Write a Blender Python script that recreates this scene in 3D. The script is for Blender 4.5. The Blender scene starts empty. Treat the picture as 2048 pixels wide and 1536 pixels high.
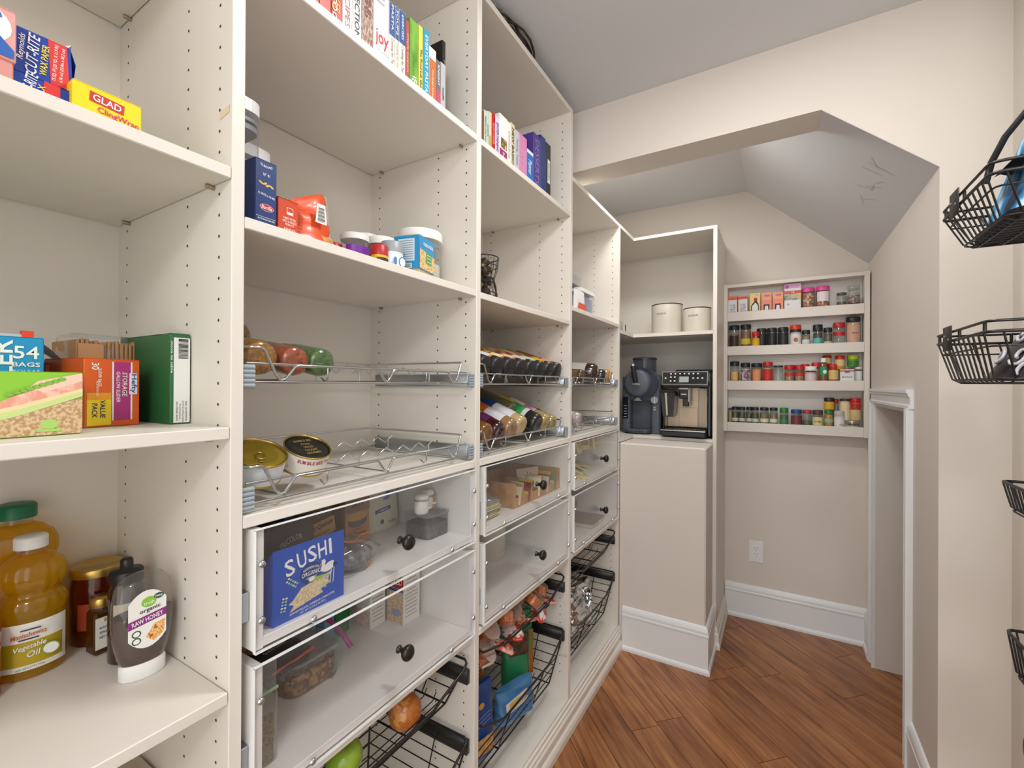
import bpy, math, random
from mathutils import Vector, Matrix
PI = math.pi
SC = bpy.context.scene
COL = SC.collection
# ------------------------------------------------------------ camera, world, lights, exposure
cam_d = bpy.data.cameras.new('camera')
cam = bpy.data.objects.new('camera', cam_d); COL.objects.link(cam); SC.camera = cam
cam_d.sensor_fit = 'HORIZONTAL'; cam_d.sensor_width = 36.0; cam_d.lens = 899.1 * 36.0 / 2048.0
cam_d.clip_start = 0.02; cam_d.clip_end = 50
def aim(yaw, pitch, roll, loc):
    f = Vector((-math.sin(yaw) * math.cos(pitch), math.cos(yaw) * math.cos(pitch), math.sin(pitch)))
    r = Vector((math.cos(yaw), math.sin(yaw), 0)); u = r.cross(f)
    r2 = r * math.cos(roll) + u * math.sin(roll); u2 = u * math.cos(roll) - r * math.sin(roll)
    m = Matrix((r2, u2, -f)).transposed().to_4x4(); m.translation = loc
    cam.matrix_world = m
aim(0.5366, 0.0019, 0.0052, Vector((0.6987, 0.0, 1.3268)))
W = bpy.data.worlds.new('world'); SC.world = W; W.use_nodes = True
W.node_tree.nodes['Background'].inputs[0].default_value = (1.0, 0.985, 0.96, 1)
W.node_tree.nodes['Background'].inputs[1].default_value = 2.2
def bulb(name, loc, r, power, col):
    l = bpy.data.lights.new(name, 'POINT'); l.shadow_soft_size = r; l.energy = power; l.color = col
    o = bpy.data.objects.new(name, l); COL.objects.link(o); o.location = loc
    return o
bulb('lamp_hall', (1.30, -1.05, 2.28), 0.12, 30.0, (1.0, 0.995, 0.99))
ld = bpy.data.lights.new('lamp_pantry', 'AREA'); ld.shape = 'DISK'; ld.size = 0.3; ld.energy = 12.0; ld.color = (1.0, 0.99, 0.98)
lo = bpy.data.objects.new('lamp_pantry', ld); COL.objects.link(lo); lo.location = (0.66, 0.90, 2.435)
ld = bpy.data.lights.new('fill_alcove', 'AREA'); ld.shape = 'DISK'; ld.size = 0.22; ld.energy = 6.0; ld.color = (1.0, 0.985, 0.96)  # added fill light hidden behind the header to brighten the alcove, no real fixture
lo = bpy.data.objects.new('fill_alcove', ld); COL.objects.link(lo); lo.location = (0.22, 2.04, 2.43)
VS = SC.view_settings
VS.view_transform = 'Standard'; VS.look = 'None'; VS.gamma = 1.0; VS.use_curve_mapping = False
VS.exposure = 0.0
# ------------------------------------------------------------ materials
def lin(h):
    h = h.lstrip('#'); o = []
    if len(h) == 3: h = ''.join(c * 2 for c in h)
    for i in (0, 2, 4):
        c = int(h[i:i + 2], 16) / 255.0
        o.append(c / 12.92 if c <= 0.04045 else ((c + 0.055) / 1.055) ** 2.4)
    return (o[0], o[1], o[2], 1.0)
MATS = {}
def mat(h, rough=0.5, metal=0.0, spec=0.5, coat=0.0, bump=None):
    """plain procedural material; bump = (noise scale, strength)"""
    k = (h, rough, metal, spec, coat, bump)
    if k in MATS: return MATS[k]
    m = bpy.data.materials.new('m_' + h.lstrip('#')); m.use_nodes = True
    nt = m.node_tree; b = nt.nodes['Principled BSDF']
    b.inputs['Base Color'].default_value = lin(h); b.inputs['Roughness'].default_value = rough
    b.inputs['Metallic'].default_value = metal; b.inputs['Specular IOR Level'].default_value = spec
    b.inputs['Coat Weight'].default_value = coat; b.inputs['Coat Roughness'].default_value = 0.08
    if bump:
        tc = nt.nodes.new('ShaderNodeTexCoord'); n = nt.nodes.new('ShaderNodeTexNoise'); n.inputs['Scale'].default_value = bump[0]
        n.inputs['Detail'].default_value = 3
        bp = nt.nodes.new('ShaderNodeBump'); bp.inputs['Strength'].default_value = bump[1]; bp.inputs['Distance'].default_value = 0.002
        nt.links.new(tc.outputs['Object'], n.inputs['Vector']); nt.links.new(n.outputs['Fac'], bp.inputs['Height'])
        nt.links.new(bp.outputs['Normal'], b.inputs['Normal'])
    MATS[k] = m
    return m
def speck(h1, h2, scale=90, rough=0.6, h3=None, stretch=(1, 1, 1), kind='NOISE', lo=0.42, hi=0.58, bump=0.0, coat=0.0):
    """two or three colours broken up by noise or cells"""
    k = ('s', h1, h2, scale, rough, h3, stretch, kind, lo, hi, bump, coat)
    if k in MATS: return MATS[k]
    m = bpy.data.materials.new('m_mix_' + h1.lstrip('#')); m.use_nodes = True
    nt = m.node_tree; b = nt.nodes['Principled BSDF']; b.inputs['Roughness'].default_value = rough; b.inputs['Coat Weight'].default_value = coat
    tc = nt.nodes.new('ShaderNodeTexCoord'); mp = nt.nodes.new('ShaderNodeMapping'); mp.inputs['Scale'].default_value = stretch
    nt.links.new(tc.outputs['Object'], mp.inputs['Vector'])
    if kind == 'NOISE':
        n = nt.nodes.new('ShaderNodeTexNoise'); n.inputs['Detail'].default_value = 4; out = n.outputs['Fac']
    else:
        n = nt.nodes.new('ShaderNodeTexVoronoi'); sp = nt.nodes.new('ShaderNodeSeparateColor'); nt.links.new(n.outputs['Color'], sp.inputs[0]); out = sp.outputs[0]
        lo, hi = 0.0, 1.0
    n.inputs['Scale'].default_value = scale
    nt.links.new(mp.outputs['Vector'], n.inputs['Vector'])
    r = nt.nodes.new('ShaderNodeValToRGB'); e = r.color_ramp.elements
    e[0].position = lo; e[0].color = lin(h1); e[1].position = hi; e[1].color = lin(h2)
    if h3:
        x = e.new((lo + hi) / 2); x.color = lin(h3)
    nt.links.new(out, r.inputs['Fac']); nt.links.new(r.outputs['Color'], b.inputs['Base Color'])
    if bump:
        bp = nt.nodes.new('ShaderNodeBump'); bp.inputs['Strength'].default_value = bump; bp.inputs['Distance'].default_value = 0.003
        nt.links.new(out, bp.inputs['Height']); nt.links.new(bp.outputs['Normal'], b.inputs['Normal'])
    MATS[k] = m
    return m
def clear(h='#ffffff', body=0.06, bodycol=None, rough=0.04, gloss=0.5):
    """thin clear plastic or glass: tinted see-through, a little haze, a gloss that grows at grazing angles"""
    k = ('c', h, body, bodycol, rough, gloss)
    if k in MATS: return MATS[k]
    m = bpy.data.materials.new('m_clear_' + h.lstrip('#')); m.use_nodes = True
    nt = m.node_tree; nt.nodes.clear(); N = nt.nodes.new; L = nt.links.new
    o = N('ShaderNodeOutputMaterial'); t = N('ShaderNodeBsdfTransparent'); t.inputs[0].default_value = lin(h)
    d = N('ShaderNodeBsdfDiffuse'); d.inputs[0].default_value = lin(bodycol or h)
    tl = N('ShaderNodeBsdfTranslucent'); tl.inputs[0].default_value = lin(bodycol or h)
    ad = N('ShaderNodeMixShader'); ad.inputs[0].default_value = 0.4; L(d.outputs[0], ad.inputs[1]); L(tl.outputs[0], ad.inputs[2])
    g = N('ShaderNodeBsdfGlossy'); g.inputs[1].default_value = rough
    m1 = N('ShaderNodeMixShader'); m1.inputs[0].default_value = body; L(t.outputs[0], m1.inputs[1]); L(ad.outputs[0], m1.inputs[2])
    lw = N('ShaderNodeLayerWeight'); lw.inputs[0].default_value = 0.5
    pw = N('ShaderNodeMath'); pw.operation = 'POWER'; pw.inputs[1].default_value = 4.0; L(lw.outputs['Facing'], pw.inputs[0])
    mu = N('ShaderNodeMath'); mu.operation = 'MULTIPLY_ADD'; mu.inputs[1].default_value = gloss; mu.inputs[2].default_value = 0.045; L(pw.outputs[0], mu.inputs[0])
    m2 = N('ShaderNodeMixShader'); L(mu.outputs[0], m2.inputs[0]); L(m1.outputs[0], m2.inputs[1]); L(g.outputs[0], m2.inputs[2])
    L(m2.outputs[0], o.inputs[0])
    MATS[k] = m
    return m
# ------------------------------------------------------------ mesh builder
class M:
    def __init__(s): s.v = []; s.f = []; s.sm = []
    def add(s, vs, fs, smooth=False):
        b = len(s.v); s.v += [tuple(v) for v in vs]; s.f += [tuple(b + i for i in f) for f in fs]; s.sm += [smooth] * len(fs)
        return s
    def box(s, x0, x1, y0, y1, z0, z1, b=0.0):
        if x0 > x1: x0, x1 = x1, x0
        if y0 > y1: y0, y1 = y1, y0
        if z0 > z1: z0, z1 = z1, z0
        b = min(b, (x1 - x0) * .45, (y1 - y0) * .45, (z1 - z0) * .45)
        if b <= 0:
            vs = [(x, y, z) for x in (x0, x1) for y in (y0, y1) for z in (z0, z1)]
            return s.add(vs, [(0, 1, 3, 2), (4, 6, 7, 5), (0, 4, 5, 1), (2, 3, 7, 6), (0, 2, 6, 4), (1, 5, 7, 3)])
        vs = []; idx = {}
        for i, (X, sx) in enumerate(((x0, 1), (x1, -1))):
            for j, (Y, sy) in enumerate(((y0, 1), (y1, -1))):
                for k, (Z, sz) in enumerate(((z0, 1), (z1, -1))):
                    for a in range(3):
                        idx[i, j, k, a] = len(vs)
                        vs.append((X + (0 if a == 0 else sx * b), Y + (0 if a == 1 else sy * b), Z + (0 if a == 2 else sz * b)))
        F = []
        g = lambda i, j, k, a: idx[i, j, k, a]
        for i in (0, 1):
            q = [g(i, 0, 0, 0), g(i, 0, 1, 0), g(i, 1, 1, 0), g(i, 1, 0, 0)]; F.append(q if i == 0 else q[::-1])
            q = [g(0, i, 0, 1), g(1, i, 0, 1), g(1, i, 1, 1), g(0, i, 1, 1)]; F.append(q if i == 0 else q[::-1])
            q = [g(0, 0, i, 2), g(0, 1, i, 2), g(1, 1, i, 2), g(1, 0, i, 2)]; F.append(q if i == 0 else q[::-1])
        for i in (0, 1):
            for j in (0, 1):
                F.append([g(i, j, 0, 0), g(i, j, 0, 1), g(i, j, 1, 1), g(i, j, 1, 0)])
                F.append([g(i, 0, j, 0), g(i, 0, j, 2), g(i, 1, j, 2), g(i, 1, j, 0)])
                F.append([g(0, i, j, 1), g(0, i, j, 2), g(1, i, j, 2), g(1, i, j, 1)])
                for k in (0, 1): F.append([g(i, j, k, 0), g(i, j, k, 1), g(i, j, k, 2)])
        c = Vector(((x0 + x1) / 2, (y0 + y1) / 2, (z0 + z1) / 2)); F2 = []
        for q in F:
            p = [Vector(vs[t]) for t in q]; n = (p[1] - p[0]).cross(p[2] - p[0])
            F2.append(q if n.dot(sum(p, Vector()) / len(p) - c) > 0 else q[::-1])
        return s.add(vs, F2)
    def prism(s, poly, ax, a, b):
        """polygon extruded along axis ax from a to b; poly holds the other two coordinates in x,y,z order"""
        def P(p, t):
            if ax == 0: return (t, p[0], p[1])
            if ax == 1: return (p[0], t, p[1])
            return (p[0], p[1], t)
        n = len(poly); vs = [P(p, a) for p in poly] + [P(p, b) for p in poly]
        fs = [tuple(range(n)), tuple(range(2 * n - 1, n - 1, -1))] + [(i, i + n, (i + 1) % n + n, (i + 1) % n) for i in range(n)]
        # orient outwards by signed area
        ar = sum(poly[i][0] * poly[(i + 1) % n][1] - poly[(i + 1) % n][0] * poly[i][1] for i in range(n))
        flip = (ar > 0) != (ax == 1)
        if b < a: flip = not flip
        if flip: fs = [f[::-1] for f in fs]
        return s.add(vs, fs)
    def lathe(s, prof, c=(0, 0, 0), n=20, axis=2, a0=0.0, a1=2 * PI, sx=1.0, sy=1.0, smooth=True, cap=True):
        """profile [(r, t)] turned about an axis through c; partial arcs allowed"""
        full = abs(a1 - a0 - 2 * PI) < 1e-6; k = n if full else n + 1; vs = []
        for r, t in prof:
            for i in range(k):
                a = a0 + (a1 - a0) * i / n; p = (r * math.cos(a) * sx, r * math.sin(a) * sy, t)
                if axis == 0: p = (p[2], p[0], p[1])
                elif axis == 1: p = (p[1], p[2], p[0])
                vs.append((p[0] + c[0], p[1] + c[1], p[2] + c[2]))
        fs = []
        for j in range(len(prof) - 1):
            for i in range(n):
                i2 = (i + 1) % k if full else i + 1
                fs.append((j * k + i, j * k + i2, (j + 1) * k + i2, (j + 1) * k + i))
        s.add(vs, fs, smooth)
        if cap and full:
            if prof[0][0] > 1e-5: s.add(vs[:k], [tuple(range(k))[::-1]])
            if prof[-1][0] > 1e-5: s.add(vs[-k:], [tuple(range(k))])
        return s
    def cyl(s, x, y, z0, z1, r, n=20, **k): return s.lathe([(r, z0), (r, z1)], (x, y, 0), n, **k)
    def rod(s, p, q, r, n=6, cap=True):
        return s.tube([p, q], r, n)
    def tube(s, pts, r, n=6, closed=False):
        pts = [Vector(p) for p in pts]; m = len(pts); vs = []; up = None
        for i, p in enumerate(pts):
            if closed: d = (pts[(i + 1) % m] - pts[i - 1])
            else: d = pts[min(i + 1, m - 1)] - pts[max(i - 1, 0)]
            d.normalize()
            if up is None: up = d.orthogonal().normalized()
            up = (up - d * up.dot(d))
            if up.length < 1e-6: up = d.orthogonal()
            up.normalize(); w = d.cross(up)
            for k in range(n):
                a = 2 * PI * k / n; vs.append(p + (up * math.cos(a) + w * math.sin(a)) * r)
        fs = []
        for i in range(m if closed else m - 1):
            j = (i + 1) % m
            for k in range(n): fs.append((i * n + k, i * n + (k + 1) % n, j * n + (k + 1) % n, j * n + k))
        s.add(vs, fs, True)
        if not closed: s.add(vs[:n], [tuple(range(n))[::-1]]); s.add(vs[-n:], [tuple(range(n))])
        return s
    def ball(s, c, rx, ry, rz, n=14, m=9):
        vs = [(c[0], c[1], c[2] - rz)]; fs = []
        for j in range(1, m):
            t = PI * j / m - PI / 2
            for i in range(n):
                a = 2 * PI * i / n; vs.append((c[0] + rx * math.cos(t) * math.cos(a), c[1] + ry * math.cos(t) * math.sin(a), c[2] + rz * math.sin(t)))
        vs.append((c[0], c[1], c[2] + rz)); L = len(vs) - 1
        for i in range(n): fs.append((0, 1 + (i + 1) % n, 1 + i)); fs.append((L, L - n + i, L - n + (i + 1) % n))
        for j in range(m - 2):
            for i in range(n):
                a = 1 + j * n + i; b = 1 + j * n + (i + 1) % n; fs.append((a, b, b + n, a + n))
        return s.add(vs, fs, True)
    def grid(s, fn, nu, nv, smooth=True, closed_u=False):
        vs = [fn(i / (nu if closed_u else nu), j / nv) for j in range(nv + 1) for i in range(nu if closed_u else nu + 1)]
        k = nu if closed_u else nu + 1; fs = []
        for j in range(nv):
            for i in range(nu):
                i2 = (i + 1) % k; fs.append((j * k + i, j * k + i2, (j + 1) * k + i2, (j + 1) * k + i))
        return s.add(vs, fs, smooth)
    def xf(s, mtx):
        s.v = [tuple(mtx @ Vector(v)) for v in s.v]; return s
# ------------------------------------------------------------ objects
WL = {}
def obj(name, m, material, parent=None, world=False):
    me = bpy.data.meshes.new(name)
    vs = m.v
    if world and parent is not None:
        o0 = WL.get(parent.name, (0, 0, 0)); vs = [(v[0] - o0[0], v[1] - o0[1], v[2] - o0[2]) for v in vs]
    me.from_pydata(vs, [], m.f)
    me.polygons.foreach_set('use_smooth', m.sm)
    me.materials.append(material); me.update()
    o = bpy.data.objects.new(name, me); COL.objects.link(o)
    if parent is not None:
        o.parent = parent; WL[o.name] = WL.get(parent.name, (0, 0, 0))
    return o
def tag(o, label, cat, group=None):
    o['label'] = label; o['category'] = cat
    if group: o['group'] = group
    return o
def thing(name, label, cat, loc, rz=0.0, group=None, rot=None):
    o = bpy.data.objects.new(name, None); COL.objects.link(o); o.empty_display_size = 0.03
    o.location = loc; o.rotation_euler = rot if rot else (0, 0, math.radians(rz)); WL[o.name] = tuple(loc)
    return tag(o, label, cat, group)
def struct(name, m, material, parent=None):
    o = obj(name, m, material, parent); o['kind'] = 'structure'; return o
def stuff(o): o['kind'] = 'stuff'; return o
def sub(o, label): o['label'] = label; return o
FACES = {'front': (Vector((1, 0, 0)), Vector((0, 0, 1)), Vector((0, -1, 0))), 'left': (Vector((0, -1, 0)), Vector((0, 0, 1)), Vector((-1, 0, 0))),
         'right': (Vector((0, 1, 0)), Vector((0, 0, 1)), Vector((1, 0, 0))), 'top': (Vector((1, 0, 0)), Vector((0, 1, 0)), Vector((0, 0, 1)))}
TEXTS = {}
def text_mesh(s):
    if s in TEXTS: return TEXTS[s]
    c = bpy.data.curves.new('lettering', 'FONT'); c.body = s; c.resolution_u = 2; c.align_x = 'LEFT'; c.offset = 0.012
    o = bpy.data.objects.new('lettering_src', c); me = bpy.data.meshes.new_from_object(o)
    vs = [(v.co.x, v.co.y) for v in me.vertices]; fs = [tuple(p.vertices) for p in me.polygons]
    bpy.data.objects.remove(o); bpy.data.curves.remove(c); bpy.data.meshes.remove(me)
    TEXTS[s] = (vs, fs); return TEXTS[s]
def text(par, s, cx, cz, w, h, material, d, face='front', rot=0.0, lift=0.0009, shear=0.0, arc=0.0, name='lettering'):
    """flat print: words fitted to w x h, centred at (cx, cz) on a face at distance d from the thing's origin"""
    vs, fs = text_mesh(s)
    if not vs: return None
    x0 = min(v[0] for v in vs); x1 = max(v[0] for v in vs); y0 = min(v[1] for v in vs); y1 = max(v[1] for v in vs)
    ca, sa = math.cos(math.radians(rot)), math.sin(math.radians(rot)); R_, U_, N_ = FACES[face]; out = []
    for x, y in vs:
        px = ((x - x0) / (x1 - x0) - .5) * w; py = ((y - y0) / (y1 - y0) - .5) * h
        px += py * shear
        if arc: py -= arc * (px / (w / 2)) ** 2
        qx = px * ca - py * sa + cx; qy = px * sa + py * ca + cz
        out.append(R_ * qx + U_ * qy + N_ * (d + lift))
    return obj(name, M().add(out, fs), material, par)
def poly(par, pts, material, d, face='front', lift=0.0004, name='print'):
    R_, U_, N_ = FACES[face]
    return obj(name, M().add([R_ * x + U_ * y + N_ * (d + lift) for x, y in pts], [tuple(range(len(pts)))]), material, par)
def patch(par, cx, cz, w, h, material, d, face='front', lift=0.0004, name='print', rot=0.0):
    ca, sa = math.cos(math.radians(rot)), math.sin(math.radians(rot))
    return poly(par, [(cx + a * w / 2 * ca - b * h / 2 * sa, cz + a * w / 2 * sa + b * h / 2 * ca) for a, b in ((-1, -1), (1, -1), (1, 1), (-1, 1))], material, d, face, lift, name)
def oval(par, cx, cz, rx, rz, material, d, face='front', lift=0.0004, name='print', n=18):
    return poly(par, [(cx + rx * math.cos(2 * PI * i / n), cz + rz * math.sin(2 * PI * i / n)) for i in range(n)], material, d, face, lift, name)
def copy_tree(o, parent=None):
    c = o.copy(); COL.objects.link(c)
    if parent is not None: c.parent = parent
    for ch in list(o.children): copy_tree(ch, c)
    return c
# shared finishes
PANEL = mat('#E6E0D6', 0.42, spec=0.4)
PANELIN = PANEL
PAINT = mat('#E0D8CE', 0.75, spec=0.3, bump=(140, 0.06))
CEIL = mat('#DCDDE0', 0.85, spec=0.2)
TRIM = mat('#ECEEF0', 0.35)
CHROME = mat('#D4D7DA', 0.16, 1.0)
STEEL = mat('#B4BABF', 0.34, 1.0)
BLACKW = mat('#1A1817', 0.4, 0.0, coat=0.2)
KNOB = mat('#35322F', 0.32, 0.6)
WHITE = mat('#F2F2F0', 0.45); BLACK = mat('#161616', 0.4); RED = mat('#C41E20', 0.4); GOLD = mat('#C4A55A', 0.3, 0.9)
ACRYL = clear('#FDFDFD', 0.018, '#ffffff', 0.03, 0.5)
ACEDGE = mat('#F4F6F6', 0.2)
GLASS = clear('#F4F7F5', 0.05, '#ffffff', 0.04, 0.9)
# ------------------------------------------------------------ the room
YH, YHB, YB, XR, XW, ZC = 1.726, 1.861, 2.912, 1.09, 1.237, 2.45      # header front/back, back wall, alcove side wall, pantry side wall, ceiling
def wood(name, dark):
    m = bpy.data.materials.new(name); m.use_nodes = True; nt = m.node_tree; N = nt.nodes.new; L = nt.links.new
    b = nt.nodes['Principled BSDF']; b.inputs['Coat Weight'].default_value = 0.25; b.inputs['Coat Roughness'].default_value = 0.22
    tc = N('ShaderNodeTexCoord'); oi = N('ShaderNodeObjectInfo')
    ad = N('ShaderNodeVectorMath'); ad.operation = 'ADD'; cx = N('ShaderNodeCombineXYZ')
    mu = N('ShaderNodeMath'); mu.operation = 'MULTIPLY'; mu.inputs[1].default_value = 37.0; L(oi.outputs['Random'], mu.inputs[0])
    L(mu.outputs[0], cx.inputs[0]); L(mu.outputs[0], cx.inputs[1]); L(tc.outputs['Object'], ad.inputs[0]); L(cx.outputs[0], ad.inputs[1])
    mp = N('ShaderNodeMapping'); mp.inputs['Scale'].default_value = (1.6, 26, 8); L(ad.outputs[0], mp.inputs['Vector'])
    n1 = N('ShaderNodeTexNoise'); n1.inputs['Scale'].default_value = 2.2; n1.inputs['Detail'].default_value = 8; n1.inputs['Distortion'].default_value = 0.6; L(mp.outputs[0], n1.inputs['Vector'])
    mp2 = N('ShaderNodeMapping'); mp2.inputs['Scale'].default_value = (3, 9, 3); L(ad.outputs[0], mp2.inputs['Vector'])
    n2 = N('ShaderNodeTexNoise'); n2.inputs['Scale'].default_value = 1.6; n2.inputs['Detail'].default_value = 3; L(mp2.outputs[0], n2.inputs['Vector'])
    r = N('ShaderNodeValToRGB'); e = r.color_ramp.elements
    e[0].position = 0.3; e[0].color = lin('#5E361B'); e[1].position = 0.74; e[1].color = lin('#C08A56'); x = e.new(0.5); x.color = lin('#9A6138')
    mx = N('ShaderNodeMath'); mx.operation = 'MULTIPLY_ADD'; mx.inputs[1].default_value = 0.6; L(n1.outputs['Fac'], mx.inputs[0])
    m3 = N('ShaderNodeMath'); m3.operation = 'MULTIPLY'; m3.inputs[1].default_value = 0.4; L(n2.outputs['Fac'], m3.inputs[0]); L(m3.outputs[0], mx.inputs[2])
    L(mx.outputs[0], r.inputs['Fac'])
    hs = N('ShaderNodeHueSaturation'); v = N('ShaderNodeMath'); v.operation = 'MULTIPLY_ADD'; v.inputs[1].default_value = 0.3; v.inputs[2].default_value = 0.86
    L(oi.outputs['Random'], v.inputs[0]); L(v.outputs[0], hs.inputs['Value']); L(r.outputs['Color'], hs.inputs['Color']); L(hs.outputs['Color'], b.inputs['Base Color'])
    rr = N('ShaderNodeMath'); rr.operation = 'MULTIPLY_ADD'; rr.inputs[1].default_value = 0.2; rr.inputs[2].default_value = 0.3; L(n1.outputs['Fac'], rr.inputs[0]); L(rr.outputs[0], b.inputs['Roughness'])
    bp = N('ShaderNodeBump'); bp.inputs['Strength'].default_value = 0.15; bp.inputs['Distance'].default_value = 0.0015; L(n1.outputs['Fac'], bp.inputs['Height']); L(bp.outputs[0], b.inputs['Normal'])
    return m
WOOD = wood('m_plank_wood', 0)
floor = struct('floor', M().box(-0.5, 2.7, -1.5, 2.95, -0.06, -0.003), mat('#2E1B0F', 0.7))
# planks laid at 45 degrees; each one a piece of the floor
rf = random.Random(4); S2 = math.sqrt(.5); PWD = 0.121
plank_mesh = {}
def clip(poly, a, b, c):      # keep a*x+b*y <= c
    o = []
    for i in range(len(poly)):
        p, q = poly[i], poly[(i + 1) % len(poly)]; dp = a * p[0] + b * p[1] - c; dq = a * q[0] + b * q[1] - c
        if dp <= 0: o.append(p)
        if dp * dq < 0: t = dp / (dp - dq); o.append((p[0] + t * (q[0] - p[0]), p[1] + t * (q[1] - p[1])))
    return o
for k in range(-2, 33):
    v0 = k * PWD + 0.039; u = -3.2 + rf.random() * 1.1     # rows across (x+y)/sqrt2, boards along (x-y)/sqrt2
    while u < 1.2:
        ln = 0.75 + rf.random() * 0.85; g = 0.0012
        q = [(u + g, v0 + g), (u + ln - g, v0 + g), (u + ln - g, v0 + PWD - g), (u + g, v0 + PWD - g)]
        pw = [((a + b) * S2, (b - a) * S2) for a, b in q]
        for cl in ((-1, 0, 0.43), (1, 0, 1.9), (0, -1, 0.45), (0, 1, 2.93)): pw = clip(pw, *cl) if pw else pw
        uc, vc = u + ln / 2, v0 + PWD / 2; u += ln
        if len(pw) < 3 or abs(sum(pw[i][0] * pw[(i + 1) % len(pw)][1] - pw[(i + 1) % len(pw)][0] * pw[i][1] for i in range(len(pw)))) < .004: continue
        lc = [((x - y) * S2 - uc, (x + y) * S2 - vc) for x, y in pw]
        o = obj('plank', M().prism(lc, 2, -0.003, 0.0), WOOD, floor); o.location = ((uc + vc) * S2, (vc - uc) * S2, 0); o.rotation_euler = (0, 0, -PI / 4)
struct('ceiling', M().box(-0.5, 2.7, -1.5, 2.99, ZC, ZC + 0.05), CEIL)
struct('wall_left', M().box(-0.5, -0.412, -1.5, 2.99, 0, ZC), PAINT)
struct('wall_back', M().box(-0.412, 2.0, YB, YB + 0.08, 0, ZC), PAINT)
struct('wall_header', M().prism([(-0.412, 2.206), (-0.412, ZC), (XW, ZC), (XW, 0), (XR, 0), (XR, 1.958), (0.811, 2.206)], 1, YH, YHB), PAINT)
struct('wall_right', M().box(XW, XW + 0.1, 0.8, YHB, 0, ZC), PAINT)
# alcove side wall with the low access opening
m = M(); m.box(XR, XR + 0.1, YHB, 2.075, 0, ZC); m.box(XR, XR + 0.1, 2.70, YB, 0, ZC); m.box(XR, XR + 0.1, 2.075, 2.70, 1.254, ZC)
struct('wall_alcove', m, PAINT)
sl = 0.889
struct('ceiling_slope', M().prism([(0.811, 2.2045), (XR, 2.2045 - sl * (XR - .811)), (XR, 2.23 - sl * (XR - .811)), (0.811, 2.23)], 1, YH + .0008, YHB)
       .prism([(0.811, 2.2045), (XR, 2.2045 - sl * (XR - .811)), (XR, ZC), (0.811 - (ZC - 2.2045) / sl, ZC)], 1, YHB, YB), CEIL)
struct('wall_hall', M().box(2.6, 2.7, -1.5, 0.8, 0, ZC).box(XW + .1, 2.7, 0.8, 0.9, 0, ZC), PAINT)
# scuffs on the slope (dirt with its own shape)
def slope_pt(x, y): return (x, y, 2.2045 - sl * (x - .811) - 0.0006)
# low access door: white jamb board seen through the opening, casing around
BBH = 0.19
def base_prof(h=BBH): return [(0, 0), (.022, 0), (.022, .012), (.019, .02), (.014, .024), (.014, h - .05), (.0165, h - .045), (.0165, h - .038), (.014, h - .034), (.014, h - .022), (.011, h - .012), (.006, h - .003), (0, h)]
struct('baseboard_back', M().prism([(YB - a, b) for a, b in base_prof()], 0, 0.43, XR), TRIM)
struct('baseboard_alcove', M().prism([(XR - a, b) for a, b in base_prof()], 1, 2.765, YB - .014).prism([(XR - a, b) for a, b in base_prof()], 1, YHB - .13, 2.012), TRIM)
struct('baseboard_right', M().prism([(YH - a, b) for a, b in base_prof()], 0, XR, XW).prism([(XW - a, b) for a, b in base_prof()], 1, 0.8, YH), TRIM)
d1 = struct('door_1', M().box(XR + .002, XR + .55, 2.702, 2.735, 0.004, 1.25, .002), mat('#E4E9EC', 0.4))
def casing(y0, y1):       # moulded upright lying against the alcove wall
    w = y1 - y0
    return [(XR, y0), (XR - .014, y0), (XR - .014, y0 + w * .14), (XR - .010, y0 + w * .2), (XR - .010, y0 + w * .62), (XR - .016, y0 + w * .72), (XR - .020, y0 + w * .82), (XR - .020, y0 + w), (XR, y0 + w)]
obj('casing', M().prism(casing(2.70, 2.765), 2, 0, 1.252), TRIM, d1)
obj('casing', M().prism([(x, 2.075 - (y - 2.01)) for x, y in casing(2.01, 2.075)], 2, 0, 1.252), TRIM, d1)
hd = [(XR, 1.252), (XR - .014, 1.252), (XR - .014, 1.262), (XR - .010, 1.266), (XR - .010, 1.290), (XR - .015, 1.296), (XR - .015, 1.301), (XR - .020, 1.306), (XR - .020, 1.318), (XR, 1.318)]
obj('head_casing', M().prism(hd, 1, 2.005, 2.77), TRIM, d1)
obj('jamb', M().box(XR, XR + .12, 2.058, 2.075, 0, 1.254).box(XR, XR + .12, 2.075, 2.70, 1.236, 1.254), TRIM, d1)
struct('wall_closet', M().box(XR + .1, XR + .6, 2.06, 2.07, 0, 1.3).box(XR + .58, XR + .6, 2.06, 2.74, 0, 1.3).box(XR + .1, XR + .6, 2.06, 2.74, 1.28, 1.3), mat('#B9B2A8', 0.8))
# boxed-in riser under the appliance counter
KX, KY, KZ = 0.409, 2.246, 1.036
struct('wall_riser', M().box(0.0, KX, KY, 2.492, 0, KZ, 0.006), PAINT)
m = M(); pr = base_prof(0.215)
m.prism([(KY - a, b) for a, b in pr], 0, 0.022, KX + .0); m.prism([(KX + a, b) for a, b in pr], 1, KY, 2.492)
# mitred outer corner
vs = []
for a, b in pr: vs += [(KX, KY - a, b), (KX + a, KY - a, b), (KX + a, KY, b)]
n = len(pr); fs = []
for i in range(n - 1):
    for j in (0, 1): fs.append((i * 3 + j, (i + 1) * 3 + j, (i + 1) * 3 + j + 1, i * 3 + j + 1)[::-1])
m.add(vs, fs)
struct('baseboard_riser', m, TRIM)
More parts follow.
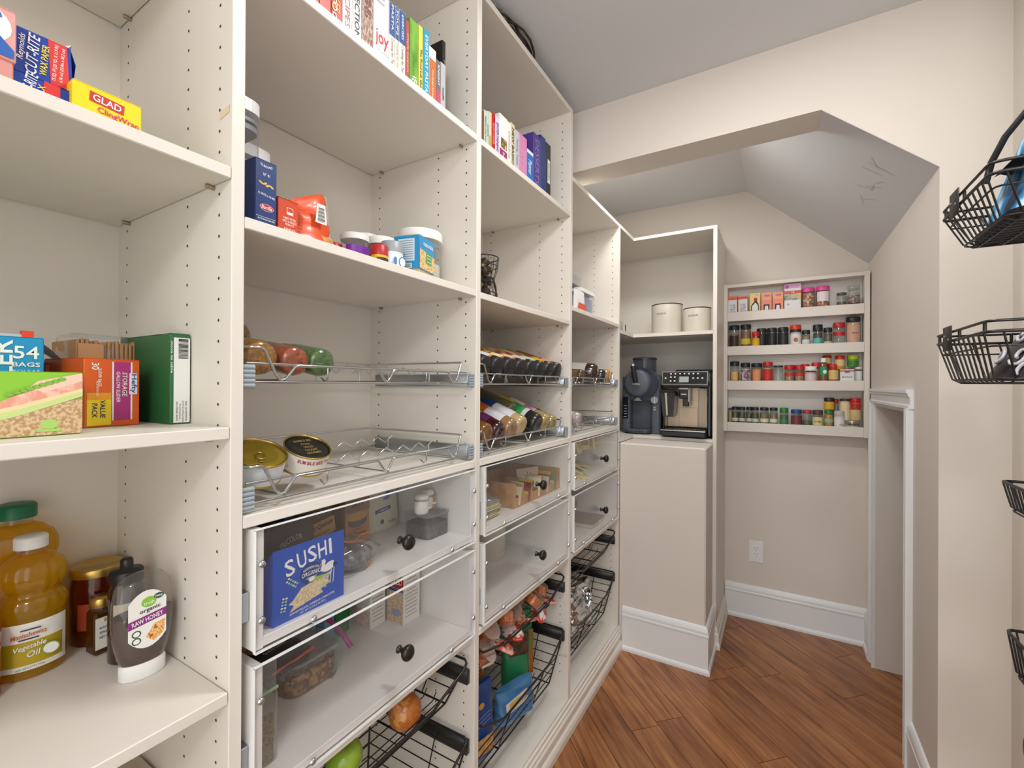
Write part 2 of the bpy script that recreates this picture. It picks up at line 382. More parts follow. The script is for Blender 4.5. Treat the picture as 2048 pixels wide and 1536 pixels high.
# outlet on the back wall
t = thing('wall_outlet', 'white decora style wall outlet low on the beige back wall', 'outlet', (0.589, YB, 0.386))
obj('cover_plate', M().box(-.037, .037, -.006, 0, -.061, .061, .003), TRIM, t)
obj('receptacle', M().box(-.0165, .0165, -.0085, -.006, -.034, .034, .001), WHITE, t)
for dz in (.016, -.018):
    obj('socket_slot', M().box(-.0075, -.0055, -.0088, -.0084, dz + .002, dz + .010).box(.0055, .0075, -.0088, -.0084, dz + .002, dz + .010), BLACK, t)
    obj('socket_slot', M().lathe([(.0024, -.0088), (.0024, -.0084)], (0, 0, dz - .006), 8, axis=1), BLACK, t)
# scuff marks on the sloped ceiling
m = M(); rs = random.Random(3)
for i in range(9):
    x = 0.955 + rs.random() * .05; y = 1.86 + .35 * i / 9 + rs.random() * .05; a = rs.random() * 3; l = .018 + rs.random() * .02; w = .0028
    q = [(x + l * math.cos(a) * s1 - w * math.sin(a) * s2, y + l * math.sin(a) * s1 + w * math.cos(a) * s2) for s1, s2 in ((-1, -1), (1, -1), (1, 1), (-1, 1))]
    m.add([slope_pt(*p) for p in q], [(0, 1, 2, 3)])
o = struct('trim_scuffs', m, mat('#CBCACC', 0.9)); o.name = 'trim_1'
# ------------------------------------------------------------ shelving bays along the left wall
D = 0.406; ZT = 2.405
HOLE = mat('#3A332C', 0.8); PIN = mat('#A8987F', 0.35, 0.7)
EDGE = mat('#EAE4DC', 0.38)
YP = [(-0.268, -0.2482), (0.3594, 0.3783), (0.9859, 1.0066), (1.6108, 1.6332), (2.2305, 2.2505)]
BAYN = ['leftmost bay', 'second bay from the left', 'third bay from the left', 'fourth bay, the low one in the alcove']
def panel(par, i, top):
    y0, y1 = YP[i]
    p = obj('side_panel', M().box(-D, 0, y0, y1, 0.06, top, 0.0012), PANEL, par, True)
    m = M(); z0 = 0.2 + 0.0068
    for xx in (-.0352, -.1335, -.3678):
        z = z0
        while z < top - .03:
            skip = False
            for yy, s in ((y0 - .0003, 1), (y1 + .0003, -1)):
                m.add([(xx + .0026 * math.cos(a), yy, z + .0026 * math.sin(a)) for a in [2 * PI * q / 6 for q in range(6)]], [(0, 1, 2, 3, 4, 5) if s > 0 else (5, 4, 3, 2, 1, 0)])
            z += .032
    stuff(obj('peg_holes', m, HOLE, p, True))
    return p
def shelf(par, y0, y1, ztop, th=.018, pins=True, x1=0.0):
    s = obj('shelf', M().box(-D + .004, x1, y0 + .0008, y1 - .0008, ztop - th, ztop, .0014), PANEL, par, True)
    if pins:
        for yy in (y1, y0):
            sg = -1 if yy == y1 else 1
            for xx in (-.05, -.355):
                obj('shelf_pin', M().lathe([(.0034, 0), (.0034, .011), (.002, .0128)], (xx, yy, ztop - th - .0034), 8, axis=1) if sg > 0 else M().lathe([(.002, -.0128), (.0034, -.011), (.0034, 0)], (xx, yy, ztop - th - .0034), 8, axis=1), PIN, par, True)
    return s
def drawer(par, y0, y1, z0, z1, open_x=0.004):
    ya, yb = y0 + .0135, y1 - .0135; t_ = .016; xf = open_x
    h = z1 - z0
    dr = obj('drawer', M().box(-.37, xf, ya, ya + t_, z0, z1, .001).box(-.37, xf, yb - t_, yb, z0, z1, .001).box(-.37, -.354, ya + t_, yb - t_, z0, z1, .001)
             .box(-.354, xf, ya + t_, yb - t_, z0 + .002, z0 + .018, .001), mat('#F0EDEA', 0.35), par, True)
    obj('drawer_pane', M().box(xf, xf + .0065, ya, yb, z0 - .001, z1 + .001), ACRYL, dr, True)
    obj('pane_edge', M().box(xf, xf + .0065, ya, yb, z1 + .001, z1 + .0022).box(xf, xf + .0065, ya, yb, z0 - .0022, z0 - .001).box(xf, xf + .0065, ya - .0009, ya, z0, z1).box(xf, xf + .0065, yb, yb + .0009, z0, z1), ACEDGE, dr, True)
    # screws sit on the side boards and along the bottom edge
    w = yb - ya
    for yy, zz in ((ya + .009, z1 - .052), (ya + .009, z0 + .048), (yb - .009, z1 - .052), (yb - .009, z0 + .048), (ya + .1, z0 + .0095), (yb - .1, z0 + .0095)):
        obj('screw', M().lathe([(.0062, xf + .0065), (.0058, xf + .0085), (.004, xf + .0105), (0, xf + .0112)], (0, yy, zz), 10, axis=0), CHROME, dr, True)
    kx = xf + .0065; yc = (ya + yb) / 2 + .012; zc = z0 + h * .46
    obj('knob', M().lathe([(.0085, kx), (.0085, kx + .002), (.0058, kx + .004), (.0055, kx + .012), (.0075, kx + .015), (.013, kx + .019), (.0165, kx + .025), (.0158, kx + .030), (.011, kx + .0345), (0, kx + .036)], (0, yc, zc), 18, axis=0), KNOB, dr, True)
    # slides
    for yy0, yy1 in ((y0 + .001, ya - .001), (yb + .001, y1 - .001)):
        obj('drawer_slide', M().box(-.38, -.004, yy0, yy1, z0 + h * .25, z0 + h * .25 + .045, .001), STEEL, dr, True)
    return dr
bays = []
for i, top in enumerate((ZT, ZT, ZT, 2.147)):
    a, b = YP[i][1], YP[i + 1][0]
    t = thing('shelving_bay', ['tall cream shelving bay holding boxes and oil bottles, leftmost and nearest', 'tall cream shelving bay with pasta shelf and rice bag drawer, second from left',
                               'tall cream shelving bay with spice bottles on racks, third from left', 'shorter cream shelving bay under the beam, last on the left before the corner'][i], 'cabinet', (0, (a + b) / 2, 0), group='cream shelving bays on the left wall')
    bays.append(t)
    if i == 0: panel(t, 0, ZT)
    panel(t, i + 1, ZT if i < 3 else 2.13)
    obj('back_panel', M().box(-D - .005, -D + .001, YP[i][1] if i else YP[0][0], YP[i + 1][1], 0.06, top), PANEL, t, True)
    obj('top_panel', M().box(-D, 0, a, b if i < 3 else YP[4][1], top - .018, top, .0014), PANEL, t, True)
    obj('bottom_shelf', M().box(-D, 0, a, b, .095, .113, .0012), PANEL, t, True)
    zs = {0: (2.033, 1.648, 1.262, .870, .49), 1: (1.998, 1.581), 2: (1.998, 1.579), 3: (1.638,)}[i]
    for z in zs: shelf(t, a, b, z)
    if i > 0:
        shelf(t, a, b, 1.1243, .019, pins=False); shelf(t, a, b, .662, .018, pins=False)
        drawer(t, a, b, .913, 1.100, .006 if i == 1 else .003); drawer(t, a, b, .668, .888, .005 if i == 1 else .002)
# stepped base moulding in front of all bays
pf = [(0.0006, 0), (.026, 0), (.026, .022), (.022, .034), (.016, .042), (.016, .068), (.011, .076), (.011, .084), (.006, .089), (.006, .100), (.001, .106), (.001, .113), (0.0006, .113)]
MOULD = mat('#E9E4DA', 0.38)
t = thing('base_moulding', 'stepped cream base moulding along the floor in front of the shelving bays', 'moulding', (0, 1, 0))
obj('moulding', M().prism(pf, 1, -0.268, 2.2505), MOULD, t, True)
# faint tape marks left on two panels
for y, z, w in ((YP[1][0] - .0006, 1.735, .03),):
    obj('tape_mark', M().add([(-.034, y, z - .008), (-.008, y, z - .003), (-.007, y, z + .008), (-.034, y, z + .004)], [(0, 1, 2, 3)]), mat('#E2D3AE', 0.5), bays[0], True)
obj('tape_mark', M().add([(-.03, YP[3][0] - .0006, .268), (-.004, YP[3][0] - .0006, .27), (-.004, YP[3][0] - .0006, .284), (-.03, YP[3][0] - .0006, .28)], [(0, 1, 2, 3)]), mat('#DDCFB0', 0.5), bays[2], True)
# ------------------------------------------------------------ corner unit
CY = 2.494; CX0, CX1 = .406, .4256
cu = thing('corner_unit', 'cream corner shelving unit with L-shaped shelves beside the coffee machine', 'cabinet', (0, CY, 0))
def ell(z0, z1): return M().prism([(-D, YP[4][1]), (0, YP[4][1]), (0, CY), (CX0, CY), (CX0, YB - .006), (-D, YB - .006)], 2, z0, z1)
obj('top_panel', ell(2.131, 2.147), PANEL, cu, True)
obj('shelf', ell(1.594, 1.612), PANEL, cu, True)
obj('counter', ell(1.0365, 1.052), PANEL, cu, True)
p = obj('side_panel', M().box(CX0, CX1, CY, YB - .002, 0, 2.147, .0012), PANEL, cu, True)
obj('back_panel', M().box(-D, CX0, YB - .006, YB - .001, 1.05, 2.131).box(-D - .005, -D, YP[4][1], YB - .006, 1.05, 2.131), PANEL, cu, True)
m = M(); q = [(a * .8, b) for a, b in pf if a > -.01]
q = [(0, 0), (.022, 0), (.022, .02), (.016, .036), (.016, .068), (.010, .078), (.010, .09), (.003, .106), (0, .113)]
m.prism([(CX1 + a, b) for a, b in q], 1, CY, YB - .01); m.prism([(CY - a, b) for a, b in q], 0, CX0 + .004, CX1)
vs = []; n = len(q)
for a, b in q: vs += [(CX1, CY - a, b), (CX1 + a, CY - a, b), (CX1 + a, CY, b)]
m.add(vs, [(i * 3 + j, i * 3 + j + 1, (i + 1) * 3 + j + 1, (i + 1) * 3 + j) for i in range(n - 1) for j in (0, 1)])
obj('base_moulding', m, MOULD, cu, True)
# ------------------------------------------------------------ wall spice rack
RX0, RX1, RY = .424, 1.084, 2.822
sr = thing('spice_rack', 'cream wall-mounted spice rack with four lipped shelves of jars', 'rack', (.754, YB, 1.07))
RK = PANEL
obj('stile', M().box(RX0, .444, RY, YB - .001, 1.071, 1.903, .001), RK, sr, True)
obj('stile', M().box(1.062, RX1, RY, YB - .001, 1.071, 1.903, .001), RK, sr, True)
obj('top_rail', M().box(.444, 1.062, RY, YB - .001, 1.883, 1.902, .001), RK, sr, True)
obj('rack_back', M().box(.444, 1.062, YB - .007, YB - .002, 1.075, 1.885), mat('#E4E1DC', 0.45), sr, True)
for z0, z1 in ((1.693, 1.744), (1.500, 1.551), (1.306, 1.357), (1.073, 1.123)):
    obj('lip', M().box(.4445, 1.0615, RY + .001, RY + .014, z0, z1, .001), RK, sr, True)
    obj('rack_shelf', M().box(.444, 1.062, RY + .014, YB - .007, z0, z0 + .014), RK, sr, True)
# ------------------------------------------------------------ chrome pull-out racks
def rack(i, zb, label):
    y0, y1 = YP[i][1], YP[i + 1][0]; w = y1 - y0; k = w / .6076
    t = thing('pullout_rack', label, 'rack', (0, (y0 + y1) / 2, zb), group='chrome wire pull-out racks')
    Y = lambda v: y0 + v * k
    # front wire: raised ends, three V dips, flats between; it runs on as the two side rails
    xf = -.016; top = .056
    pts = [(-.365, Y(.016), top), (xf - .012, Y(.016), top), (xf, Y(.022), top), (xf, Y(.036), top), (xf, Y(.042), top - .004), (xf, Y(.060), .014), (xf, Y(.067), .005), (xf, Y(.076), .004), (xf, Y(.083), .012), (xf, Y(.094), .026), (xf, Y(.101), .029),
           (xf, Y(.278), .029), (xf, Y(.284), .026), (xf, Y(.294), .012), (xf, Y(.300), .005), (xf, Y(.308), .005), (xf, Y(.314), .012), (xf, Y(.323), .026), (xf, Y(.330), .029),
           (xf, Y(.506), .029), (xf, Y(.513), .026), (xf, Y(.523), .012), (xf, Y(.530), .005), (xf, Y(.538), .005), (xf, Y(.545), .012), (xf, Y(.562), top - .004), (xf - .003, Y(.568), top), (xf - .012, Y(.572), top), (-.365, Y(.572), top)]
    obj('front_wire', M().tube(pts, .0027, 7), CHROME, t).location = (0, -(y0 + y1) / 2, 0)
    yc = (y0 + y1) / 2
    L = lambda m: M().add([(v[0], v[1] - yc, v[2]) for v in m.v], m.f, True)
    m = M()
    for x, z in ((-.008, 0.0), (-.365, 0.0), (-.019, .030), (-.365, top)): m.rod((x, Y(.014), z), (x, Y(.592), z), .0024, 6)
    for v in (.071, .304, .534): m.rod((-.008, Y(v), .003), (-.365, Y(v), .003), .0022, 6)
    obj('rail_wires', L(m), CHROME, t)
    m = M()
    for x, z in ((-.10, .030), (-.25, .034)):
        n = 36; m.tube([(x, Y(.05 + .50 * j / n), z + .0085 * math.cos(2 * PI * j / 4.0)) for j in range(n + 1)], .0016, 5)
        for v in (.071, .304, .534): m.tube([(x, Y(v), .003), (x, Y(v), z)], .0016, 5)
    for v in (.16, .43): m.tube([(-.016, Y(v), .029), (-.016, Y(v), .008), (-.024, Y(v), .002), (-.036, Y(v) , .010)], .0018, 5)
    obj('cradle_wires', L(m), CHROME, t)
    for a, b, c0, c1 in ((y0 + .001, y0 + .013, y0 + .001, y0 + .020), (y1 - .013, y1 - .001, y1 - .020, y1 - .001)):
        obj('slide_rail', L(M().box(-.37, -.018, a, b, -.008, .026, .001)), STEEL, t)
        m = M()
        for q in range(5): m.lathe([(.0042, c0), (.0042, c1)], (-.008, 0, -.0055 + q * .0072), 10, axis=1)
        obj('end_cap', L(m), mat('#9AA4AC', 0.45), t)
    return t
for i, nm in ((1, 'holding glass jars'), (2, 'holding large spice shakers'), (3, 'holding brown bottles')):
    rack(i, 1.329, 'chrome wire pull-out rack %s, upper of two in its bay' % nm)
for i, nm in ((1, 'holding flat tins of tuna'), (2, 'with bottles of seasoning'), (3, 'nearly empty, above the tea drawer')):
    rack(i, 1.139, 'chrome wire pull-out rack %s, lower of two in its bay' % nm)
# ------------------------------------------------------------ black wire baskets under the drawers
def basket(i, zr, zs0, zs1, zb, zf, label):
    y0, y1 = YP[i][1], YP[i + 1][0]; yc = (y0 + y1) / 2
    t = thing('wire_basket', label, 'basket', (0, yc, zb), group='black wire baskets under the drawers')
    L = lambda m: M().add([(v[0], v[1] - yc, v[2] - zb) for v in m.v], m.f, True)
    a, b = y0 + .016, y1 - .016; xf, xk = -.010, -.375
    al, bl = y0 + .055, y1 - .055; xfb, xkb = -.055, -.345
    rim = [(xk, a, zr), (xf - .01, a, zr), (xf, a + .006, zr - .004), (xf, a + .02, zr - .016), (xf, a + .10, zf + .012), (xf, a + .135, zf), (xf, b - .135, zf), (xf, b - .10, zf + .012), (xf, b - .02, zr - .016), (xf, b - .006, zr - .004), (xf - .01, b, zr), (xk, b, zr)]
    obj('rim', L(M().tube(rim, .0034, 7, closed=True)), BLACKW, t)
    def S(v, u):     # point at height fraction v: 0 bottom, 1 rim; u picks the corner
        z = zb + (zr - zb) * v
        y = {0: al + (a - al) * v, 1: bl + (b - bl) * v}[u[1]]; x = {0: xkb + (xk - xkb) * v, 1: xfb + (xf - xfb) * v}[u[0]]
        return (x, y, z)
    m = M()
    n = max(2, int(round((zr - zb) / .033)))
    for j in range(n):
        v = j / n; p = [S(v, (0, 0)), S(v, (1, 0)), S(v, (1, 1)), S(v, (0, 1))]
        r = .0026 if j == 0 else .0017
        m.rod(p[0], p[1], r, 5); m.rod(p[2], p[3], r, 5); m.rod(p[3], p[0], r, 5)
        if p[1][2] < zf - .01: m.rod(p[1], p[2], r, 5)
    obj('side_wires', L(m), BLACKW, t)
    for u in ((0, 0), (1, 0), (1, 1), (0, 1)): obj('upright', L(M().rod(S(0, u), S(1 if u[0] == 0 else (.82 if zr - zb < .15 else .9), u), .0028, 6)), BLACKW, t)
    vt = lambda z: (z - zb) / (zr - zb)
    for f in (.27, .73):
        q0, q1 = S(0, (1, 0)), S(0, (1, 1)); y = q0[1] + (q1[1] - q0[1]) * f
        obj('upright', L(M().tube([(xf, y, zf), (xfb, y, zb), (xkb, y, zb), (xk, y, zr)], .0028, 6)), BLACKW, t)
    for ss in (0, 1):
        p, q = S(0, (0, ss)), S(0, (1, ss)); p1, q1 = S(1, (0, ss)), S(1, (1, ss))
        f = .72; obj('upright', L(M().rod([p[k] + (q[k] - p[k]) * f for k in range(3)], [p1[k] + (q1[k] - p1[k]) * f for k in range(3)], .0019, 5)), BLACKW, t)
    m = M()
    for j in range(1, 9):
        x = xfb + (xkb - xfb) * j / 9
        m.tube([(x, al - .002, zb + .018), (x, al + .012, zb + .002), (x, bl - .012, zb + .002), (x, bl + .002, zb + .018)], .0015, 5)
    obj('bottom_wires', L(m), BLACKW, t)
    for ya, yb in ((y0 + .001, y0 + .014), (y1 - .014, y1 - .001)):
        s = obj('slide_rail', L(M().box(-.37, -.014, ya, yb, zs0, zs1, .001)), BLACKW, t)
    return t
for i, (n1, n2) in ((1, ('holding an onion and a green apple', 'empty, below the basket with the onion')), (2, ('full of fruit cup and candy packets', 'full of snack bags and tortilla bags')), (3, ('empty and shallow, in the last bay', 'holding a crumpled foil bag'))):
    basket(i, .594, .524, .562, .487, .545, 'black wire pull-out basket %s' % n1)
    basket(i, .386, .336, .374, .186, .322, 'deep black wire pull-out basket %s' % n2)
# ------------------------------------------------------------ makers for the things on the shelves
def carton(name, label, loc, rz, w, d, h, m, cat='box', group=None, b=.0012, flap=True):
    t = thing(name, label, cat, loc, rz, group)
    obj('carton_body', M().box(-w / 2, w / 2, -d / 2, d / 2, 0, h, b), m, t)
    if flap: obj('carton_flap', M().box(-w / 2 + .0005, w / 2 - .0005, -d / 2 + .0005, d / 2 - .0008, h, h + .0006), m, t)
    t['d'] = d / 2
    return t
def band(r, z0, z1, a=75, n=12, c=(0, 0)):
    """label wrapped round the front of a jar"""
    return M().lathe([(r, z0), (r, z1)], (c[0], c[1], 0), n, a0=math.radians(-90 - a), a1=math.radians(-90 + a), cap=False)
def jar(name, label, cat, loc, r, h, lid, lid_h, fill=None, fill_to=.8, lab=None, lz=(.12, .62), la=75, rz=0, group=None, glass=None, lid_r=1.0, neck=.9, rot=None, opaque=False, n=18, sy=1.0):
    t = thing(name, label, cat, loc, rz, group, rot); hb = h - lid_h
    pr = [(r * .9, 0), (r, .004), (r, hb - r * .45), (r * neck, hb - r * .12), (r * neck, hb)]
    obj('jar_body', M().lathe(pr, n=n, sy=sy), (fill if opaque else (glass or GLASS)), t)
    if fill and not opaque: obj('contents', M().lathe([(r * .86, .003), (r * .94, .006), (r * .94, hb * fill_to)], n=n, sy=sy), fill, t)
    if lid: obj('lid', M().lathe([(r * lid_r, hb - .001), (r * lid_r, h - .002), (r * lid_r - .002, h), (0, h)], n=n, sy=sy), lid, t)
    if lab: obj('jar_label', band(r * 1.012, h * lz[0], h * lz[1], la), lab, t)
    return t
def pouch(w, d, h, top=.12, seed=1, nu=22, nv=10, wr=.02, sq=.55):
    """stand-up bag: fat at the bottom, pinched at the top, slightly crumpled"""
    rr = random.Random(seed); ph = [rr.random() * 6 for _ in range(6)]; m = M()
    def fn(u, v):
        a = 2 * PI * u; ca, sa = math.cos(a), math.sin(a)
        k = (1 - v) ** .7 * (1 - top) + top
        if v < .12: k *= .82 + .18 * v / .12
        x = w / 2 * math.copysign(abs(ca) ** sq, ca); y = d / 2 * k * math.copysign(abs(sa) ** .8, sa)
        e = wr * d * (math.sin(7 * a + ph[0] + 9 * v) + math.sin(5 * v * 3 + ph[1] + 3 * a)) * (1 if 0 < v < 1 else .2)
        return (x + e * .6 * ca, y + e * sa, h * v + wr * h * .25 * math.sin(3 * a + ph[2]) * v)
    m.grid(fn, nu, nv, True, True); m.add([fn(i / nu, 0) for i in range(nu)], [tuple(range(nu))[::-1]]); m.add([fn(i / nu, 1) for i in range(nu)], [tuple(range(nu))])
    return m
def lump(rx, ry, rz, seed=1, amp=.12, n=20, k=12):
    rr = random.Random(seed); p = [rr.random() * 6 for _ in range(8)]; m = M().ball((0, 0, 0), rx, ry, rz, n, k)
    o = []
    for v in m.v:
        a = math.atan2(v[1] / ry, v[0] / rx); b = v[2] / rz
        e = 1 + amp * (math.sin(3 * a + 4 * b + p[0]) + .6 * math.sin(7 * a - 5 * b + p[1]) + .4 * math.sin(11 * b + p[2] + 2 * a)) / 2
        o.append((v[0] * e, v[1] * e, max(v[2] * e, -rz * .93) + rz * .93))
    m.v = o; return m
def lying(name, label, cat, x, y, z, tilt, group=None, yaw=0.0):
    """things that lie on a rack, axis running back and up from the front end; local +X is the upper side"""
    return thing(name, label, cat, (x, y, z), 0, group, rot=(0, -(PI / 2 - math.radians(tilt)), math.radians(yaw)))
def book(label, y0, y1, z, h, depth, cover, xf=-.022, title=None, tcol=None, pages='#EFE6D2', group='cookbooks on the top shelf', th=None, tz=None, bandc=None):
    w = y1 - y0 - .0012
    t = thing('cookbook', label, 'book', (xf - depth / 2, (y0 + y1) / 2, z), 90, group)
    q = min(.0022, w * .15); d = depth / 2
    cm = cover if not isinstance(cover, str) else mat(cover, .4)
    obj('cover', M().box(-w / 2, w / 2, -d, -d + .0025, 0, h, .0006).box(-w / 2, -w / 2 + q, -d + .0025, d, 0, h).box(w / 2 - q, w / 2, -d + .0025, d, 0, h), cm, t)
    obj('pages', M().box(-w / 2 + q, w / 2 - q, -d + .0026, d - .004, .003, h - .003), mat(pages, .8), t)
    if bandc: patch(t, 0, h * bandc[1], w * .98, h * bandc[2], mat(bandc[0], .4), d)
    if title: text(t, title, 0, (tz if tz is not None else .5) * h, h * (th or .7), w * .55, mat(tcol or '#FFFFFF', .5), d, rot=-90)
    return t
# ============================================================ leftmost bay
ZA, ZB, ZC_ = 1.6485, 1.2625, .8705
BLUE = '#1B3FA0'
t = carton('wrap_box', 'blue wax paper roll box lying flat under another blue box', (-.19, .168, ZA), 90, .049, .30, .030, mat(BLUE, .4), group='kitchen wrap boxes on the top left shelf')
patch(t, .009, .015, .014, .030, mat('#D8322E', .4), .15); text(t, 'CUT-RITE', -.010, .018, .03, .010, WHITE, .15, rot=80); text(t, 'WAX', -.001, .014, .02, .006, mat('#F3DF2A'), .15, rot=82)
t = thing('wrap_box', 'blue and red wax paper box with torn white flap, propped on another', 'box', (-.20, .173, ZA + .034), 90, 'kitchen wrap boxes on the top left shelf', rot=(0, math.radians(-3), math.radians(90)))
obj('carton_body', M().box(-.0255, .0255, -.15, .15, 0, .053, .001), mat(BLUE, .4), t)
obj('torn_flap', M().add([(-.020, -.14, .0535), (.024, -.148, .0535), (.027, -.149, .058), (.0295, -.12, .046), (.030, -.05, .045), (.02, .0, .057), (-.018, -.05, .059)], [(0, 1, 2, 6), (2, 3, 4, 5, 6)]), mat('#F4F3F0', .7), t)
obj('torn_flap', M().add([(.0256, -.149, .050), (.030, -.147, .036), (.0258, -.1495, .010), (.0256, -.12, .02)], [(0, 1, 2, 3)]), mat(BLUE, .5), t)
patch(t, .0135, .0265, .0165, .0515, mat('#DE3A32', .4), .15)
text(t, 'Reynolds', -.0175, .031, .030, .0068, WHITE, .15, rot=83, shear=.2); text(t, 'CUT-RITE', -.009, .027, .046, .0098, WHITE, .15, rot=83, shear=.15)
text(t, 'WAX PAPER', .0008, .025, .037, .0062, mat('#F3DF2A'), .15, rot=83)
text(t, '75 SQ. FT.(25 YD. X 11.9 IN)', .0105, .027, .044, .0042, WHITE, .15, rot=84); text(t, '6.96 m2 (22.8m x 30.2 cm)', .0165, .027, .042, .0038, WHITE, .15, rot=84)
t = carton('foil_box', 'pink foil wrap box with large blue 250, at the far left edge', (-.18, .1185, ZA + .0315), 90, .055, .30, .055, mat('#E6A69E', .4), group='kitchen wrap boxes on the top left shelf')
oval(t, .006, .034, .018, .019, WHITE, .15); text(t, '250', .006, .037, .030, .015, mat('#4D74B8'), .15, rot=70); poly(t, [(.0, .003), (.0255, .003), (.0255, .012), (.008, .03)], mat('#2F62B5'), .15, lift=.0012)
t = carton('foil_box', 'plain pink foil wrap box underneath the pink 250 box', (-.18, .116, ZA), 90, .056, .30, .030, mat('#D9958C', .4), group='kitchen wrap boxes on the top left shelf')
text(t, '(3.7 SQ FT)', .012, .018, .016, .005, mat('#7A3B4A'), .15, rot=75)
t = carton('wrap_box', 'yellow cling wrap box with red and white logo, right of the blue boxes', (-.18, .226, ZA), 90, .068, .30, .043, mat('#F4D913', .4), group='kitchen wrap boxes on the top left shelf')
patch(t, -.0015, .030, .034, .0125, mat('#C8372B', .4), .15, rot=-4); text(t, 'GLAD', -.0015, .030, .028, .0085, WHITE, .15, rot=-4)
text(t, 'ClingWrap', .010, .0155, .042, .0095, mat('#C4286A'), .15, rot=-4)
# --- middle shelf
t = carton('freezer_bag_box', 'light blue freezer bag box with rotated white lettering, at far left', (-.21, .154, ZB), 90, .094, .09, .124, mat('#1C93C9', .4))
d = .045
text(t, 'FREEZER', .008, .062, .116, .019, WHITE, d, rot=90, lift=.001); text(t, '54', .030, .104, .024, .017, WHITE, d); text(t, 'BAGS', .030, .088, .026, .006, WHITE, d); text(t, 'BOLSAS', .030, .079, .026, .004, mat('#BFE0EF'), d)
text(t, 'QUART', .032, .038, .055, .011, mat('#F29A1E'), d, rot=90)
obj('lid_flap', M().box(-.047, .036, -.044, .03, .1246, .128), mat('#B9BEC6', .5), t); obj('pull_tab', M().box(.026, .037, -.0452, -.035, .1246, .133), mat('#E2412B', .5), t)
obj('torn_slit', M().add([(-.03, -.0455, .075), (-.012, -.0455, .072), (.004, -.0455, .063), (-.006, -.0455, .050), (-.01, -.0455, .030), (-.018, -.0455, .03), (-.014, -.0455, .06)], [(0, 1, 2, 3, 4, 5, 6)]), mat('#3A2A22', .8), t)
t = carton('sandwich_bag_box', 'green sandwich bag box printed with a ham sandwich, front left', (-.105, .125, ZB), 92, .172, .09, .0765, mat('#8FCB3C', .42))
d = .045
BREAD = speck('#D9BE96', '#B48F62', 260, .6)
poly(t, [(-.086, .076), (.012, .0755), (.006, .045), (-.086, .03)], mat('#EEF1E6', .45), d, lift=.0005)
poly(t, [(-.086, .030), (.0, .034), (-.02, .0), (-.086, 0)], mat('#A9D468', .45), d, lift=.0005)
poly(t, [(-.004, .030), (.022, .0465), (.052, .0605), (.0855, .0685), (.0855, .050), (.05, .040), (.01, .026), (-.006, .018)], speck('#E8A08A', '#F1C6AE', 120, .5), d, lift=.0007)
poly(t, [(.038, .0585), (.045, .066), (.085, .076), (.0855, .066), (.05, .052)], mat('#F3CDB8', .5), d, lift=.0009)
poly(t, [(-.01, .014), (.03, .026), (.0855, .046), (.0855, .001), (-.012, .001)], BREAD, d, lift=.0008)
poly(t, [(-.012, .013), (.03, .0255), (.0855, .047), (.0855, .053), (.03, .033), (-.012, .022)], mat('#C9DC8E', .5), d, lift=.0011)
poly(t, [(-.012, .021), (.03, .032), (.0855, .052), (.0855, .057), (.03, .038), (-.012, .027)], mat('#F0D9A8', .5), d, lift=.0010)
for k in range(9): oval(t, .022 + k * .0055, .0505 + k * .0022, .0042, .0026, mat('#86B944', .5), d, lift=.0013, n=7)
patch(t, -.012, .058, .028, .017, mat('#9DB48A', .5), d, lift=.0008); text(t, '200', -.012, .0605, .024, .009, WHITE, d, lift=.0014)
oval(t, .055, .014, .008, .006, mat('#A6D36A', .5), d, lift=.0012); patch(t, .055, .0065, .022, .003, mat('#A6D36A', .5), d, lift=.0013)
t = carton('slider_bag_box', 'orange and purple gallon slider bag box standing on end', (-.20, .262, ZB), 100, .070, .10, .099, mat('#E2601C', .42))
d = .05
patch(t, .0115, .052, .026, .087, mat('#B5307E', .42), d); patch(t, -.0005, .052, .0022, .087, WHITE, d, lift=.0006); patch(t, .0235, .052, .0022, .087, WHITE, d, lift=.0006)
patch(t, -.017, .021, .029, .037, mat('#F4D01F', .42), d); patch(t, -.017, .0445, .029, .010, mat('#EF9F1D', .42), d)
patch(t, .0255, .063, .0105, .032, WHITE, d, lift=.0011); text(t, 'Hefty', .0255, .063, .029, .009, mat('#1B3F9B'), d, rot=-90, lift=.0016)
text(t, 'STORAGE', .0145, .062, .036, .0066, WHITE, d, rot=-90, shear=.15); text(t, 'GALLON SLIDER', .0062, .058, .046, .0050, WHITE, d, rot=-90, shear=.15)
text(t, 'VALUE', -.013, .026, .026, .0065, mat('#1E2C63'), d, rot=-90, shear=.15); text(t, 'PACK', -.0225, .024, .021, .0065, mat('#1E2C63'), d, rot=-90, shear=.15)
text(t, '30', -.022, .088, .010, .009, WHITE, d, rot=-90); text(t, 'SLIDER BAGS', -.0165, .072, .026, .004, WHITE, d, rot=-90); text(t, 'MICROWAVE SAFE', -.0195, .056, .022, .003, mat('#FBE3C4'), d, rot=-90)
t = carton('slider_bag_box', 'opened dark purple bag box behind the orange slider box', (-.265, .2, ZB), 96, .085, .075, .093, mat('#5A2A5E', .45))
patch(t, .028, .07, .028, .04, mat('#C2562E', .45), .0375); text(t, 'Hefty', -.01, .078, .03, .010, WHITE, .0375, rot=15)
obj('open_flap', M().grid(lambda u, v: (-.02 + .062 * u, -.02 + .02 * v, .094 + .034 * math.sin(PI * min(1, (1 - u) * .75)) * (1 - .3 * v)), 10, 3), mat('#A39C95', .6), t)
KR = mat('#B38A5E', .75, bump=(60, .1))
t = thing('paper_bag_pack', 'bundle of brown paper bags in clear plastic wrap', 'paper bags', (-.300, .292, ZB), 90)
rr = random.Random(5)
for k in range(14):
    x0 = -.038 + k * .0055
    obj('paper_bag', M().box(x0, x0 + .0045, -.055 - rr.random() * .006, .055, 0, .128 + rr.random() * .006, .0012), KR, t)
